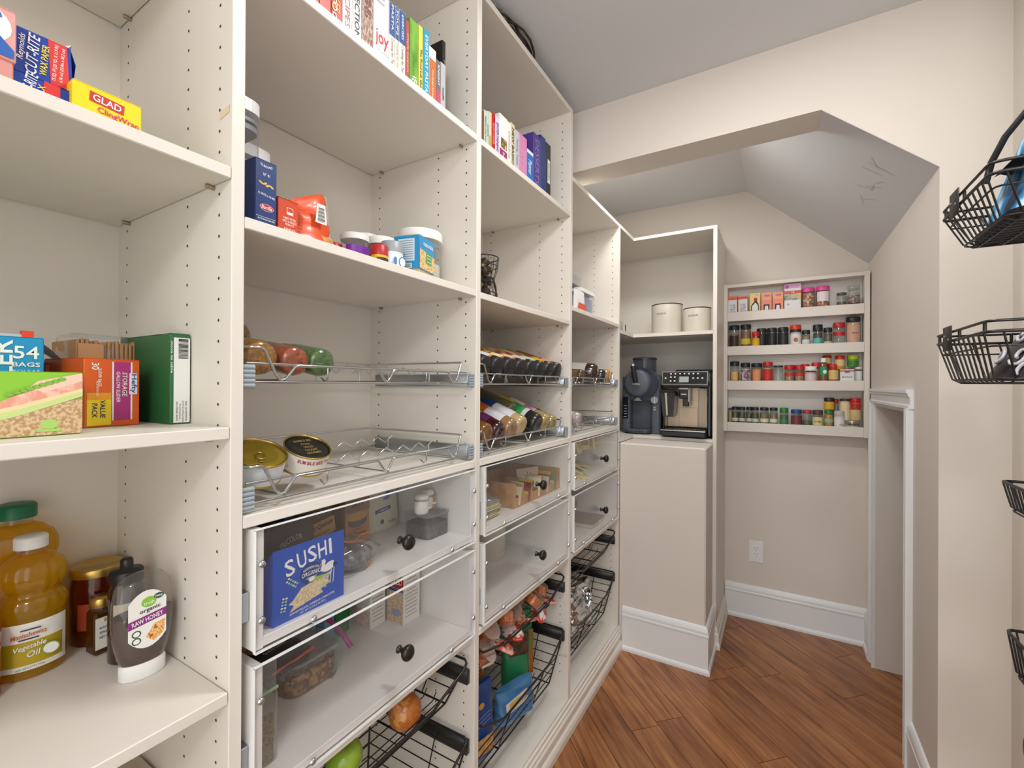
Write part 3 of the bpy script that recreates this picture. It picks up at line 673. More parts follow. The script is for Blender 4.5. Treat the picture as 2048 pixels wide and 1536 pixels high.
obj('folded_bottom', M().box(-.0365, -.006, -.0630, -.0615, .05, .126), mat('#C79B6C', .7), t)
obj('plastic_wrap', pouch(.078, .142, .142, .75, 4, 26, 12, .018, .35), clear('#FFFFFF', .10, '#ffffff', .08, .8), t)
t = carton('snack_bag_box', 'tall green and white bag box with a barcode, against the panel', (-.212, .3432, ZB), 90, .027, .19, .142, mat('#2F6B3F', .45))
d = .095
patch(t, .0022, .069, .0225, .134, mat('#EEF0EC', .45), d)
rr = random.Random(2)
for k in range(15): patch(t, .004, .1335 - k * .0021, .0135, .0006 + .0011 * rr.random(), BLACK, d, lift=.0009)
for k, s in enumerate(('Item# 1005221124', 'Distributed by:', 'Kitchen Products Group LLC', 'Huntersville NC 10032')): text(t, s, -.0045 + k * .0042, .020, (.03, .024, .034, .032)[k], .0024, mat('#3A3A3A'), d, rot=90, lift=.0009)
text(t, 'stove to table', -.0115, .105, .05, .003, mat('#E8EFE4'), d, rot=-90)
obj('open_flap', M().add([(-.014, -.095, .139), (.014, -.095, .139), (.011, -.045, .150), (-.016, -.02, .147)], [(0, 1, 2, 3)]), mat('#D9D5CC', .6), t)
# --- lower shelf: oils, honey, jars
OIL = clear('#F7DC50', .30, '#F2CB1C', .05, .8)
PET = clear('#FBF8E8', .06, '#ffffff', .03, .9)
def oil_bottle(label, loc, rz, k, cap, capr, sy=.76):
    t = thing('oil_bottle', label, 'bottle', loc, rz, 'cooking oil bottles on the lower left shelf')
    S_ = lambda p: [(r * k, z * k) for r, z in p]
    pr = S_([(.034, 0), (.039, .004), (.041, .012), (.0405, .092), (.0425, .100), (.0425, .112), (.038, .120), (.033, .125), (.033, .130), (.039, .138), (.0415, .150), (.041, .162), (.036, .174), (.026, .184), (.0165, .189)])
    m = M()
    def fn(u, v):
        a = 2 * PI * u; i = v * (len(pr) - 1); j = min(int(i), len(pr) - 2); f = i - j
        r = pr[j][0] * (1 - f) + pr[j + 1][0] * f; z = pr[j][1] * (1 - f) + pr[j + 1][1] * f
        rib = 1 + (.022 * math.cos(16 * a) if .105 * k < z < .178 * k else 0)
        return (r * rib * math.cos(a), r * rib * sy * math.sin(a), z)
    m.grid(fn, 64, 28, True, True); m.add([fn(i / 64, 0) for i in range(64)], [tuple(range(64))[::-1]])
    obj('oil_body', m, OIL, t)
    obj('neck', M().lathe(S_([(.0165, .189), (.0165, .2)]), n=24), PET, t)
    obj('cap', M().lathe(S_([(capr, .196), (capr, .212), (capr - .002, .2145), (0, .2145)]), n=40), cap, t)
    return t, k
t, k = oil_bottle('vegetable oil bottle with white cap and yellow and white label', (-.318, .2235, ZC_), 78, 1.0, mat('#F0F0EE', .4), .0195)
m = lambda r, z0, z1, a=66: M().lathe([(r, z0), (r, z1)], (0, 0, 0), 20, a0=math.radians(-90 - a), a1=math.radians(-90 + a), sy=.76, cap=False)
obj('bottle_label', m(.0422, .016, .088), mat('#F2F0E8', .45), t); obj('label_panel', m(.0424, .024, .060, 55), mat('#B9A11C', .45), t)
text(t, 'Manischewitz', -.002, .0715, .038, .0075, mat('#C2562B'), .0327, rot=4, lift=.001); patch(t, .0, .0785, .022, .002, mat('#2B2F55'), .0327, lift=.001); patch(t, -.002, .0645, .022, .002, mat('#2B2F55'), .0327, lift=.001)
text(t, 'Vegetable', -.001, .052, .036, .0095, WHITE, .0327, rot=6, shear=.25, lift=.001); text(t, 'Oil', .003, .041, .014, .009, WHITE, .0327, rot=6, shear=.25, lift=.001)
text(t, '24 FL OZ (1.5 PT.) 710mL', .0, .0205, .032, .0034, mat('#333333'), .0327, rot=3, lift=.001); oval(t, .022, .041, .010, .0095, mat('#7DA83E', .5), .030, lift=.001); oval(t, .022, .041, .0085, .008, WHITE, .030, lift=.0014)
t, k = oil_bottle('larger oil bottle with dark green cap, behind the white-capped one', (-.372 + .02, .1575, ZC_), 80, 1.20, mat('#0F6B45', .4), .0205, .56)
t.location.y = .218; t.location.x = -.3735
# the big jar sits behind both oil bottles' right side
t = thing('sauce_jar', 'large jar of red sauce with gold lid, behind the small bottles', 'jar', (-.352, .3160, ZC_), 90)
obj('jar_body', M().lathe([(.034, 0), (.038, .004), (.038, .10), (.035, .113), (.033, .118)], n=24), clear('#8A2A10', .55, '#7A240E', .05, .8), t)
obj('lid', M().lathe([(.0375, .117), (.0385, .120), (.0385, .129), (.0375, .132), (.033, .1325), (.032, .1315), (0, .1315)], n=36), GOLD, t)
obj('jar_label', band(.0385, .03, .075, 60), mat('#9A3A22', .5), t)
t = thing('spread_jar', 'small square jar with gold lid and white label', 'jar', (-.292, .302, ZC_), 96)
obj('jar_body', M().box(-.0155, .0155, -.0155, .0155, 0, .073, .004), clear('#8A5A20', .5, '#7C4A18', .05, .8), t)
obj('lid', M().lathe([(.0155, .078), (.016, .0785), (.016, .0925), (.0145, .094), (0, .094)], n=24), GOLD, t); obj('jar_neck', M().cyl(0, 0, .072, .079, .0135), GLASS, t)
patch(t, 0, .037, .029, .052, mat('#EFEBE2', .5), .0155); patch(t, 0, .058, .006, .006, mat('#B9A277'), .0155, lift=.0009)
for kk, s in enumerate(('BLACK FIG', 'SPREAD', 'NET 5 OZ')): text(t, s, 0, .046 - kk * .008, .018, .0036, mat('#3A3A3A'), .0155, lift=.0009)
t = thing('syrup_bottle', 'dark syrup bottle with black spout cap, behind the honey', 'bottle', (-.232, .3160, ZC_), 92)
obj('bottle_body', M().lathe([(.021, 0), (.0245, .004), (.0245, .118), (.021, .127), (.0205, .13)], n=22, sy=.9), mat('#2A1710', .12, coat=.6), t)
obj('cap', M().lathe([(.0225, .128), (.0225, .145), (.021, .1475), (.009, .149), (.0085, .163), (.0065, .166), (0, .166)], n=26), BLACK, t)
obj('bottle_label', M().lathe([(.0249, .022), (.0249, .098)], n=18, a0=math.radians(-150), a1=math.radians(-30), sy=.9, cap=False), mat('#D9CFC0', .5), t); obj('label_trim', M().lathe([(.0251, .022), (.0251, .030)], n=18, a0=math.radians(-150), a1=math.radians(-30), sy=.9, cap=False), mat('#B4452E', .5), t)
# honey: upside-down squeeze bottle, white cap at the base
t = thing('honey_bottle', 'upside-down clear honey squeeze bottle with white cap at base', 'bottle', (-.160, .312, ZC_), 84)
HON = mat('#3A1A0C', .12, coat=.8)
def hb(prof, m, name, sy=.6): obj(name, M().lathe(prof, n=30, sy=sy), m, t)
hb([(.028, 0), (.0295, .002), (.0295, .021), (.027, .0235)], WHITE, 'cap', .62)
hb([(.0265, .0232), (.031, .035), (.0365, .062), (.0385, .085), (.0382, .098)], HON, 'honey', .58)
hb([(.0272, .0232), (.0317, .035), (.0373, .062), (.0393, .088), (.0385, .12), (.0345, .143), (.024, .1565), (.008, .1605), (0, .161)], clear('#F2EFEA', .06, '#fff', .03, 1.0), 'bottle_body', .6)
d = .0232
LB = [(.024 * math.cos(a) * (1 + .06 * math.cos(2 * a)), .094 + .044 * math.sin(a)) for a in [2 * PI * i / 28 for i in range(28)]]
LB = [(max(-.0235, min(.0235, x * 1.25)), z if z > .075 else z) for x, z in LB]
poly(t, LB, mat('#F0EEEA', .45), d + .0012, name='bottle_label')
poly(t, [(-.0235, .0835), (.0235, .0925), (.0235, .1045), (-.0235, .0955)], mat('#8E2A86', .45), d + .0016); text(t, 'RAW HONEY', .0, .0940, .039, .0072, WHITE, d + .0016, rot=10.5, lift=.001)
text(t, 'organic', .003, .1075, .026, .0075, mat('#26302A'), d + .0016, rot=8); oval(t, .0015, .1195, .0095, .008, mat('#8DC63F', .5), d + .0014); text(t, 'truth', .0015, .1185, .013, .0055, mat('#F3F8EA'), d + .0014, rot=8, lift=.001)
oval(t, .014, .125, .0065, .0045, mat('#1F4F3C', .5), d + .0014); text(t, 'FREE', .014, .125, .009, .0032, WHITE, d + .0014, lift=.001)
poly(t, [(-.002, .066), (.008, .083), (.0225, .087), (.02, .066), (.008, .057)], speck('#E7A23A', '#C2571E', 190, .5, '#F3D9A0'), d + .0014); 
for z in (.075, .064): oval(t, -.0135, z, .0058, .0055, mat('#2E5B45', .5), d + .0014); oval(t, -.0135, z, .004, .0037, WHITE, d + .0016)
# red-capped bottle cut by the frame
t = thing('sauce_bottle', 'bottle with a bright red cap at the far left edge', 'bottle', (-.285, .158, ZC_), 90)
obj('bottle_body', M().lathe([(.026, 0), (.028, .004), (.028, .095), (.02, .112), (.017, .116)], n=22), mat('#A0261C', .2, coat=.5), t)
obj('cap', M().lathe([(.0185, .115), (.0195, .118), (.0195, .136), (.012, .146), (0, .148)], n=22), RED, t)
# beige container lid on the bottom shelf
t = thing('storage_tub', 'beige lidded tub on the bottom left shelf, barely in view', 'container', (-.245, .305, .491), 90)
def rrect(w, d, r, n=5): return [(sx * (w / 2 - r) + r * math.cos(a), sy * (d / 2 - r) + r * math.sin(a)) for sx, sy, a0 in ((1, 1, 0), (-1, 1, 90), (-1, -1, 180), (1, -1, 270)) for a in [math.radians(a0 + 90 * i / n) for i in range(n + 1)]]
obj('tub_body', M().prism(rrect(.09, .125, .03), 2, 0, .155), mat('#CFC2AC', .5), t)
obj('lid', M().prism(rrect(.10, .135, .034), 2, .150, .166), mat('#D8CDBA', .45), t); obj('lid_panel', M().prism(rrect(.08, .115, .028), 2, .166, .1675), mat('#CDC1AC', .45), t)
# ============================================================ second bay
ZT_, ZS = 1.9985, 1.5815
G1 = 'cookbooks on the shelf of the second bay'
def bk(*a, **k): k.setdefault('group', G1); return book(*a, **k)
zz = ZT_
bk('dark orange cookbook at the left end of the long cookbook row', .494, .520, zz, .245, .20, '#B5432A', title='COOKING FOR TWO', tcol='#F5E7D8')
bk('red-orange cookbook with a white title, left of the red and yellow book', .520, .545, zz, .25, .20, '#CE4A2E', title='HOMESTYLE RECIPES', tcol='#F7E6D8')
t = bk('red and yellow cookbook with big white letters reading COO', .545, .570, zz, .25, .20, '#C5261F', title='EASY SLOW COOKER', tcol='#F3C43A', tz=.46)
text(t, 'COO', -.006, .035, .05, .010, WHITE, .1, rot=-90, lift=.0016)
bk('white cookbook with pale red title HEALTHY', .570, .593, zz, .235, .20, '#EDEBE8', title='HEALTHY RECIPES', tcol='#C77A6A', th=.85)
bk('white cookbook with bold black title RECIPE COLLECTION', .593, .616, zz, .235, .20, '#F2F1EE', title='RECIPE COLLECTION', tcol='#2A2A30', th=.9)
bk('brown tweed-covered thick cookbook', .616, .646, zz, .24, .20, speck('#8C6F60', '#C9B3A6', 300, .8, stretch=(1, 1, .3)), title='BAKING', tcol='#7A4A3A', th=.3, tz=.45)
t = bk('thick white cookbook with large red title joy', .646, .689, zz, .225, .18, '#F0EEE8')
text(t, 'joy', .002, .050, .035, .036, mat('#C61F26'), .09); text(t, 'of cooking', .004, .026, .03, .0055, mat('#8FA8B4'), .09)
for k, s in enumerate(('Rombauer', 'Becker', 'Becker')): text(t, s, -.002, .150 - k * .011, .022, .006, mat('#8C8C88'), .09)
for k, (a, b, c) in enumerate(((.689, .707, 'first'), (.707, .718, 'second'), (.718, .739, 'third'))):
    t = bk('cream cookbook with a dark blue spine top, %s of three alike' % ('leftmost', 'thin middle one', 'rightmost')[k], a, b, zz, .150 + .002 * k, .16, '#EFE9DC', bandc=('#24508F', .76, .46), title='Cooking for Two', tcol='#8A8578', th=.4, tz=.3)
    text(t, ('PASTA', 'SOUPS', 'EXERCISES')[k], 0, .118, .055, .006, WHITE, .08, rot=-90, lift=.0014)
bk('thin red-brown cookbook beside the green one', .739, .751, zz, .146, .16, '#A8503F', title='simple suppers', tcol='#E7C7B5', th=.6)
t = bk('tall glossy green cookbook', .751, .781, zz, .160, .17, speck('#4F8A2A', '#7DB544', 25, .3, stretch=(1, 1, .4)), title='VEG', tcol='#F3F7E8', th=.14, tz=.14)
bk('yellow cookbook beside the green one', .781, .796, zz, .163, .17, '#E8D257', title='The Food Lab Quick', tcol='#39372A', th=.62, tz=.36)
t = bk('bright blue cookbook titled EVERYDAY PASTA', .796, .817, zz, .167, .17, '#1F9CC4')
text(t, 'EVERYDAY PASTA', .001, .086, .135, .010, mat('#F2F4E6'), .085, rot=-90)
t = bk('white cookbook with orange lower spine', .817, .843, zz, .138, .17, '#F1ECE2', bandc=('#C8703A', .4, .8)); text(t, 'Sourdough Kitchen', -.001, .05, .07, .006, mat('#F7E4CC'), .085, rot=-90, lift=.0014)
t = bk('grey cookbook with pink lower spine', .843, .860, zz, .122, .16, '#6E6E72', bandc=('#C24E6C', .2, .4)); text(t, 'KNIGHT', 0, .085, .05, .007, WHITE, .08, rot=-90)
t = bk('small pale grey cookbook titled sushi', .860, .8795, zz, .126, .15, '#B9B6B6'); text(t, 'sushi', .0, .05, .03, .007, mat('#2E2E2E'), .075, rot=-90)
bk('tall black cookbook at the right end of the row', .8800, .8935, zz, .198, .22, '#1B1A1A', xf=-.034, title='MODERNIST', tcol='#9C7F63', th=.5)
# --- pasta shelf
def keeper(label, y, h):
    t = thing('flip_top_container', label, 'container', (-.165, y, ZS), 90, 'tall clear flip-top food containers')
    obj('container_body', M().prism(rrect(.085, .11, .022), 2, 0, h), clear('#F3F4F4', .07, '#fff', .04, .9), t)
    obj('seal', M().prism(rrect(.082, .106, .022), 2, h - .035, h - .026).prism(rrect(.082, .106, .022), 2, h - .02, h - .014), mat('#8C9096', .4), t)
    obj('lid', M().prism(rrect(.088, .113, .024), 2, h - .004, h + .018).prism(rrect(.07, .09, .022), 2, h + .018, h + .026), mat('#ECECEC', .35), t)
    m = M(); rr = random.Random(int(y * 1000))
    for i in range(110):
        x, yy, z = (rr.random() - .5) * .068, (rr.random() - .5) * .092, .008 + rr.random() * h * .36; a = rr.random() * 6
        m.tube([(x, yy, z), (x + .008 * math.cos(a), yy + .008 * math.sin(a), z + .006), (x + .015 * math.cos(a), yy + .015 * math.sin(a), z)], .0032, 5)
    m.v = [(max(-.039, min(.039, v[0])), max(-.051, min(.051, v[1])), max(.002, v[2])) for v in m.v]
    stuff(obj('pasta', m, mat('#D9A33C', .5), t)); return t
keeper('tall clear flip-top container of pasta beside the left panel', .428, .232)
t = keeper('tall clear flip-top container behind the blue pasta box', .52, .215); t.location.x = -.285
t = carton('pasta_box', 'narrow dark blue elbow pasta box', (-.115, .4445, ZS), 92, .0385, .11, .127, mat('#1E3A78', .4)); d = .055
text(t, 'ELBOWS', 0, .117, .021, .0042, WHITE, d, arc=-.002); text(t, 'N\u00b0 41', 0, .103, .012, .0055, WHITE, d)
for s, cx, cz in ((1, -.006, .090), (-1, .006, .083)):
    poly(t, [(cx + .0065 * math.cos(a) * r, cz + s * .0045 * math.sin(a) * r) for r, aa in ((1.15, 0), (.5, 1)) for a in ([PI * (1 + i / 6) for i in range(7)] if aa == 0 else [PI * (2 - i / 6) for i in range(7)])], mat('#E9C04A', .5), d)
text(t, 'AL DENTE in 7-8 MIN', 0, .068, .030, .004, mat('#E6EAF4'), d, rot=-6)
oval(t, .001, .047, .0125, .0062, mat('#E8ECF2', .4), d, lift=.0003); oval(t, .001, .047, .0118, .0056, mat('#C8202C', .4), d, lift=.0006); text(t, 'Barilla', .001, .047, .019, .0062, WHITE, d, shear=.2, lift=.0011)
patch(t, 0, .030, .036, .0005, WHITE, d); text(t, 'BETTER MADE FROM HERE', 0, .026, .030, .0026, WHITE, d); oval(t, -.008, .012, .005, .0045, mat('#C7D1E6'), d); oval(t, -.008, .012, .0042, .0038, mat('#1E3A78'), d, lift=.0007)
for k in range(3): text(t, 'CERTIFIED BOX', .008, .015 - k * .004, .014, .0021, mat('#C7D1E6'), d)
t = carton('pasta_box', 'small orange-red pasta box with white lettering, open top', (-.13, .4895, ZS), 94, .041, .12, .079, mat('#D04A28', .42), flap=False); d = .06
obj('open_flap', M().add([(-.0205, -.06, .079), (.0205, -.06, .079), (.019, -.02, .0835), (-.0205, -.03, .0845)], [(0, 1, 2, 3)]).add([(-.0205, .06, .079), (.0205, .06, .079), (.0205, .02, .081), (-.0205, .02, .081)], [(3, 2, 1, 0)]), mat('#B6402A', .5), t)
patch(t, .003, .059, .013, .013, mat('#F4E5DC', .4), d); patch(t, .003, .061, .011, .007, mat('#D04A28', .4), d, lift=.0007); text(t, 'brand', .003, .0545, .010, .003, mat('#C2431F'), d) if 0 else None
for k, s in enumerate(('FAMED TESTED', 'PASTA & NOODLE', 'PRODUCTS')): text(t, s, .002, .045 - k * .0055, (.025, .028, .018)[k], .0042, mat('#F8E9E0'), d)
for k, s in enumerate(('A SHAPE FOR', 'EVERY TASTE')): text(t, s, .002, .0255 - k * .0055, .024, .0042, mat('#F8E9E0'), d)
# crumpled orange noodle bag
t = thing('noodle_bag', 'crumpled orange and clear noodle bag with a barcode', 'bag', (-.125, .557, ZS), 90)
OB = mat('#DE521F', .38, coat=.15)
m = pouch(.094, .10, .118, .18, 11, 26, 12, .035, .6)
m.v = [(x, y, z * (1 + .20 * (x / .047) if z > .06 else 1 + .20 * (x / .047) * z / .06)) for x, y, z in m.v]
obj('bag_body', m, OB, t)
obj('clear_edge', M().grid(lambda u, v: (.045 + .013 * u, -.012 * (1 - v) * (1 - u) - .02 * (1 - v), .002 + v * .136 + .004 * math.sin(9 * v)), 3, 10), clear('#FBFBF8', .2, '#ffffff', .1, .9), t)
obj('clear_window', M().grid(lambda u, v: (-.012 + .056 * u, -.0525 + .018 * v - .002 * math.sin(PI * u), .012 + .03 * v), 6, 3), speck('#E0A56C', '#C9783F', 120, .3, coat=.5), t)
poly(t, [(.0, .062), (.026, .062), (.022, .100), (.004, .100)], mat('#EFEDEA', .4), .0435, lift=.0004)
for k in range(12): patch(t, .013, .0655 + k * .0024, .017 - .0004 * k, .0006 + .0009 * ((k * 7) % 3) / 2, mat('#38322E'), .0435, lift=.0009)
for k in range(8): text(t, 'ingredients rice', -.034, .032 + k * .006, .014, .003, mat('#6A2412'), .040, lift=.004)
# little jars at the back of the shelf
WL_ = mat('#E9E7E3', .4)
GR = speck('#C49A5E', '#8F6A3A', 300, .7)
jar('snack_jar', 'small clear jar with red lid peeking behind the orange bag', 'jar', (-.20, .69, ZS), .019, .073, RED, .016, mat('#C9B7A0', .6), .5, rz=90, group='jars on the pasta shelf')
jar('snack_jar', 'clear jar with white lid and purple label', 'jar', (-.175, .7300, ZS), .033, .100, WL_, .014, mat('#CFC8C0', .5), .55, mat('#7A2FA0', .4), (.2, .70), rz=90, group='jars on the pasta shelf')
jar('snack_jar', 'white-lidded jar of grains standing behind the tins', 'jar', (-.185, .8230, ZS), .038, .118, WL_, .018, GR, .92, rz=90, group='jars on the pasta shelf')
jar('snack_jar', 'white-lidded jar at the very back of the pasta shelf', 'jar', (-.315, .885, ZS), .040, .165, WL_, .016, mat('#DDD6CC', .6), .6, rz=90, group='jars on the pasta shelf')
jar('snack_jar', 'large jar with wide ribbed white lid behind the blue popcorn tub', 'jar', (-.135, .9125, ZS), .056, .150, WL_, .024, mat('#D9D2C6', .6), .5, rz=90, group='jars on the pasta shelf', lid_r=1.06, n=28)
t = thing('baking_tin', 'small tin with red top and yellow base', 'tin', (-.085, .724, ZS), 90); obj('tin_body', M().lathe([(.019, 0), (.019, .036)], n=20), mat('#E3B51C', .4), t); obj('tin_top', M().lathe([(.0192, .036), (.0192, .058), (.017, .060), (0, .060)], n=20), mat('#B3282A', .4), t); obj('tin_band', band(.0194, .014, .03, 60), mat('#3A2F2A', .5), t)
t = thing('baking_tin', 'small tin with grey lid and pale blue label', 'tin', (-.085, .7625, ZS), 90); obj('tin_body', M().lathe([(.0255, 0), (.0255, .052)], n=24), mat('#DCE7EE', .4), t); obj('lid', M().lathe([(.0262, .052), (.0262, .075), (.024, .077), (0, .077)], n=24), mat('#9A9EA2', .4), t)
oval(t, .008, .03, .011, .012, mat('#3E6FA8'), .0245, lift=.0014); oval(t, .008, .03, .009, .010, mat('#E8EEF2'), .0245, lift=.0018); oval(t, -.012, .03, .006, .009, mat('#5A84B8'), .0228, lift=.0014)
t = thing('popcorn_tub', 'clear square tub of popcorn kernels with a blue label', 'container', (-.098, .852, ZS), 104)
POP = speck('#E3B873', '#B98440', 240, .5, '#F0DDB0')
obj('tub_body', M().prism(rrect(.078, .07, .008, 3), 2, 0, .112), clear('#FAFAF8', .05, '#fff', .03, .8), t); obj('kernels', M().prism(rrect(.075, .067, .007, 3), 2, .002, .060), POP, t)
obj('tub_label', M().box(-.0395, .0395, -.0358, -.0352, .028, .110), mat('#2A95CC', .4), t); obj('tub_label', M().box(-.0397, -.0391, -.034, .034, .028, .110), mat('#2A95CC', .4), t)
poly(t, [(-.039, .030), (.039, .030), (.039, .070), (-.039, .078)], POP, .036); poly(t, [(-.008, .048), (.022, .046), (.022, .074), (-.006, .076)], mat('#4FA03C', .4), .036, lift=.0008)
text(t, 'naturals', .004, .094, .05, .012, WHITE, .036); 
for k, s in enumerate(('yellow', 'popcorn', 'kernels')): text(t, s, .007, .069 - k * .008, .022, .005, WHITE, .036, lift=.0013)
patch(t, 0, .075, .045, .055, mat('#DCEAF2', .4), .0397, face='left'); patch(t, 0, .036, .03, .012, WHITE, .0397, face='left')
for k in range(9): patch(t, 0, .097 - k * .0055, .038, .0012, mat('#5A7E96'), .0397, face='left', lift=.0008)
for k in range(9): patch(t, -.011 + k * .0027, .036, .0014, .009, BLACK, .0397, face='left', lift=.0008)
# --- jars lying in the upper chrome rack
def pickle(label, x, y, z, r, L, col, tilt=9):
    t = lying('relish_jar', label, 'jar', x, y, z, tilt, 'glass jars lying in the upper rack')
    obj('jar_body', M().lathe([(0, 0), (r * .7, .001), (r * .93, r * .18), (r, r * .45), (r, L * .72), (r * .9, L * .82), (r * .8, L * .86)], n=24), clear('#F5F3EC', .04, '#fff', .03, 1.0), t)
    obj('relish', M().lathe([(0, .004), (r * .68, .005), (r * .9, r * .22), (r * .965, r * .5), (r * .965, L * .71), (r * .85, L * .8), (0, L * .8)], n=24), speck(col[0], col[1], 160, .25, coat=.6), t)
    obj('lid', M().lathe([(r * .86, L * .84), (r * .88, L * .86), (r * .88, L * .98), (r * .84, L), (0, L)], n=24), GOLD, t)
    return t
zr1 = 1.329 + .009
pickle('jar of yellow mustard relish lying lowest at the rack left end', -.028, .425, zr1 + .030, .029, .135, ('#B98226', '#8F5F14'))
pickle('large jar of golden relish lying behind, at the rack left end', -.15, .437, zr1 + .066, .043, .17, ('#A8762A', '#80561A'), 11)
pickle('jar of orange-red relish lying in the upper rack', -.030, .487, zr1 + .027, .0265, .13, ('#B5582A', '#8F3A18'))
pickle('jar of green relish lying in the upper rack', -.030, .5415, zr1 + .027, .0265, .13, ('#557F3C', '#37602A'))
# --- tins standing in the lower rack
zr2 = 1.139 + .0060
def tuna(label, x, y, r, h, top, rim, wall, tab, rz):
    t = thing('tuna_tin', label, 'tin', (x, y, 1.1515 + r * .44), rz, 'flat tins in the lower rack')
    t.rotation_euler = (Matrix.Rotation(math.radians(27), 3, 'Y') @ Matrix.Rotation(math.radians(rz), 3, 'Z')).to_euler()
    obj('tin_wall', M().lathe([(r * .97, .002), (r * .97, h - .002)], n=40, cap=False), wall, t)
    obj('tin_rim', M().lathe([(r * .99, h - .003), (r * 1.0, h - .001), (r, h), (r * .955, h), (r * .945, h - .003)], n=40, cap=False).lathe([(r * .97, 0), (r, .001), (r, .003), (r * .97, .004)], n=40), rim, t)
    m = M(); p = [(r * .946, h - .003)]
    for q in (.86, .82, .74, .70, .62): p += [(r * q, h - .003 if len(p) % 2 else h - .0018)]
    m.lathe(p + [(0, h - .0022)], n=40); obj('tin_lid', m, top, t)
    if tab:
        m = M().tube([(.010 * math.cos(a) - .012, .007 * math.sin(a), h + .0008) for a in [2 * PI * i / 16 for i in range(16)]], .0012, 6, True); m.box(-.030, -.021, -.004, .004, h - .001, h + .001, .0005)
        obj('pull_tab', m, GOLD, t)
    return t
GT = mat('#A89030', .3, .6); 
t = tuna('gold flat tin with pull tab and white label, at left', -.077, .436, .0455, .044, GT, GOLD, mat('#DDE3E6', .35), True, 160)
for k in range(5): text(t, 'Nutrition 5oz', (k - 2) * .006, .022 - (k - 2) * .005, .02, .0035, mat('#5B6F86'), .0438, lift=.0008)
t = tuna('yellow tuna tin with black printed lid', -.092, .538, .0435, .042, mat('#1D1B19', .4), GOLD, mat('#EFEAE0', .35), False, 90)
obj('label_band', M().lathe([(.0421, .003), (.0421, .021)], n=40, cap=False), mat('#E8C21E', .4), t)
GTX = mat('#C8AE62', .35, .5)
for k, (s, w, z) in enumerate((('BUMBLE BEE', .036, .020), ('Prime', .018, .009), ('WILD', .020, -.002), ('CAUGHT', .026, -.012), ('GOURMET', .030, -.022))): text(t, s, 0, z, w, .0065, GTX, .0422 - .002, face='top', lift=.0016)
# text on curved wall: short words set on small facets
for k, (s, a) in enumerate((('BUM', -42), ('BLE', -20), ('BEE', 2), ('Prime', 26))):
    o = text(t, s, 0, .031, .014, .0075, mat('#B0203A'), .0418, lift=.0012)
    o.rotation_euler = (0, 0, math.radians(a))
t = thing('juice_bottle', 'green-topped pale bottle behind the gold tin', 'bottle', (-.24, .447, zr2), 90, 'flat tins in the lower rack') ; del t['group']
obj('bottle_body', M().lathe([(.030, 0), (.034, .004), (.034, .045), (.025, .068), (.013, .083)], n=22), clear('#D8C8A0', .4, '#B9A67A', .05, .8), t); obj('cap', M().lathe([(.0135, .081), (.0135, .099), (0, .1)], n=18), mat('#7FB23C', .4), t)
# --- upper clear drawer: rice and seeds
ZD1, ZD2 = .9315, .6865
t = thing('rice_bag', 'blue bag of sushi rice with a white crane, front of drawer', 'bag', (-.037, .4965, ZD1), 90)
d = .034; w, h = .138, .116; BG = mat('#1550B8', .32, coat=.25)
m = M().prism([(-d, 0), (d, 0), (d * .6, .05), (-d + .008, h), (-d, h)], 0, -w / 2, w / 2); obj('bag_body', m, BG, t)
obj('top_seal', M().box(-w / 2, w / 2, -d, -d + .002, h, h + .006), BG, t)
for s, x, zt in (('S', -.040, .088), ('U', -.018, .0945), ('S', .002, .0985), ('H', .022, .100), ('I', .0385, .101)): text(t, s, x, zt, .017 if s != 'I' else .0055, .028, WHITE, d, rot=8 - x * 80)
obj('seal_print', band(.019, .0, .001), WHITE, t) if 0 else None
oval(t, .0, .066, .022, .018, mat('#103A86', .4), d); text(t, 'REGENERATIVE', .0, .0755, .030, .0042, WHITE, d, arc=.003); text(t, 'ORGANIC', .0, .066, .036, .0075, WHITE, d, arc=.001); text(t, 'CERTIFIED', .001, .0575, .020, .0032, WHITE, d)
RICE = speck('#E6D6B4', '#C9B184', 330, .6)
poly(t, [(-.034, .030), (-.018, .046), (.012, .050), (.044, .056), (.034, .044), (.040, .036), (.02, .03), (.024, .023), (-.008, .018), (-.040, .012), (-.032, .022), (-.042, .026)], RICE, d)
poly(t, [(-.006, .050), (.004, .056), (.03, .054), (.02, .049)], mat('#9CC24A', .5), d, lift=.0007); oval(t, .001, .055, .006, .004, WHITE, d, lift=.001)
poly(t, [(.018, .062), (.022, .076), (.020, .080), (.026, .081), (.029, .077), (.027, .069), (.034, .073), (.044, .074), (.050, .066), (.044, .060), (.034, .057), (.026, .058)], WHITE, d, lift=.001); poly(t, [(.024, .081), (.0285, .0805), (.0155, .070)], mat('#E9E4D4'), d, lift=.0008)
poly(t, [(.044, .062), (.056, .064), (.052, .068), (.045, .070)], mat('#0E2A5C'), d, lift=.0013)
for x in (.040, .046): poly(t, [(x, .060), (x + .0014, .060), (x - .001, .034), (x - .0024, .034)], WHITE, d, lift=.0011)
for cx, cz, a in ((-.052, .020, 80), (-.028, .055, 140), (.026, .032, 70)):
    for k in range(5):
        aa = math.radians(a); px, pz = cx + k * .005 * math.cos(aa), cz + k * .005 * math.sin(aa)
        for sg in (-1, 1): oval(t, px - sg * .0028 * math.sin(aa), pz + sg * .0028 * math.cos(aa), .0022, .0016, mat(('#E9E6D0', '#8CC7E0', '#A9CF6A')[(k + int(a)) % 3]), d, lift=.0011, n=8)
text(t, 'SUPPORTING SOIL, FARMERS & COMMUNITIES', .004, .0115, .088, .0042, WHITE, d, rot=4); text(t, 'NET WT 32 OZ (2 lb) 907 g', .004, .0055, .05, .0038, WHITE, d, rot=4)
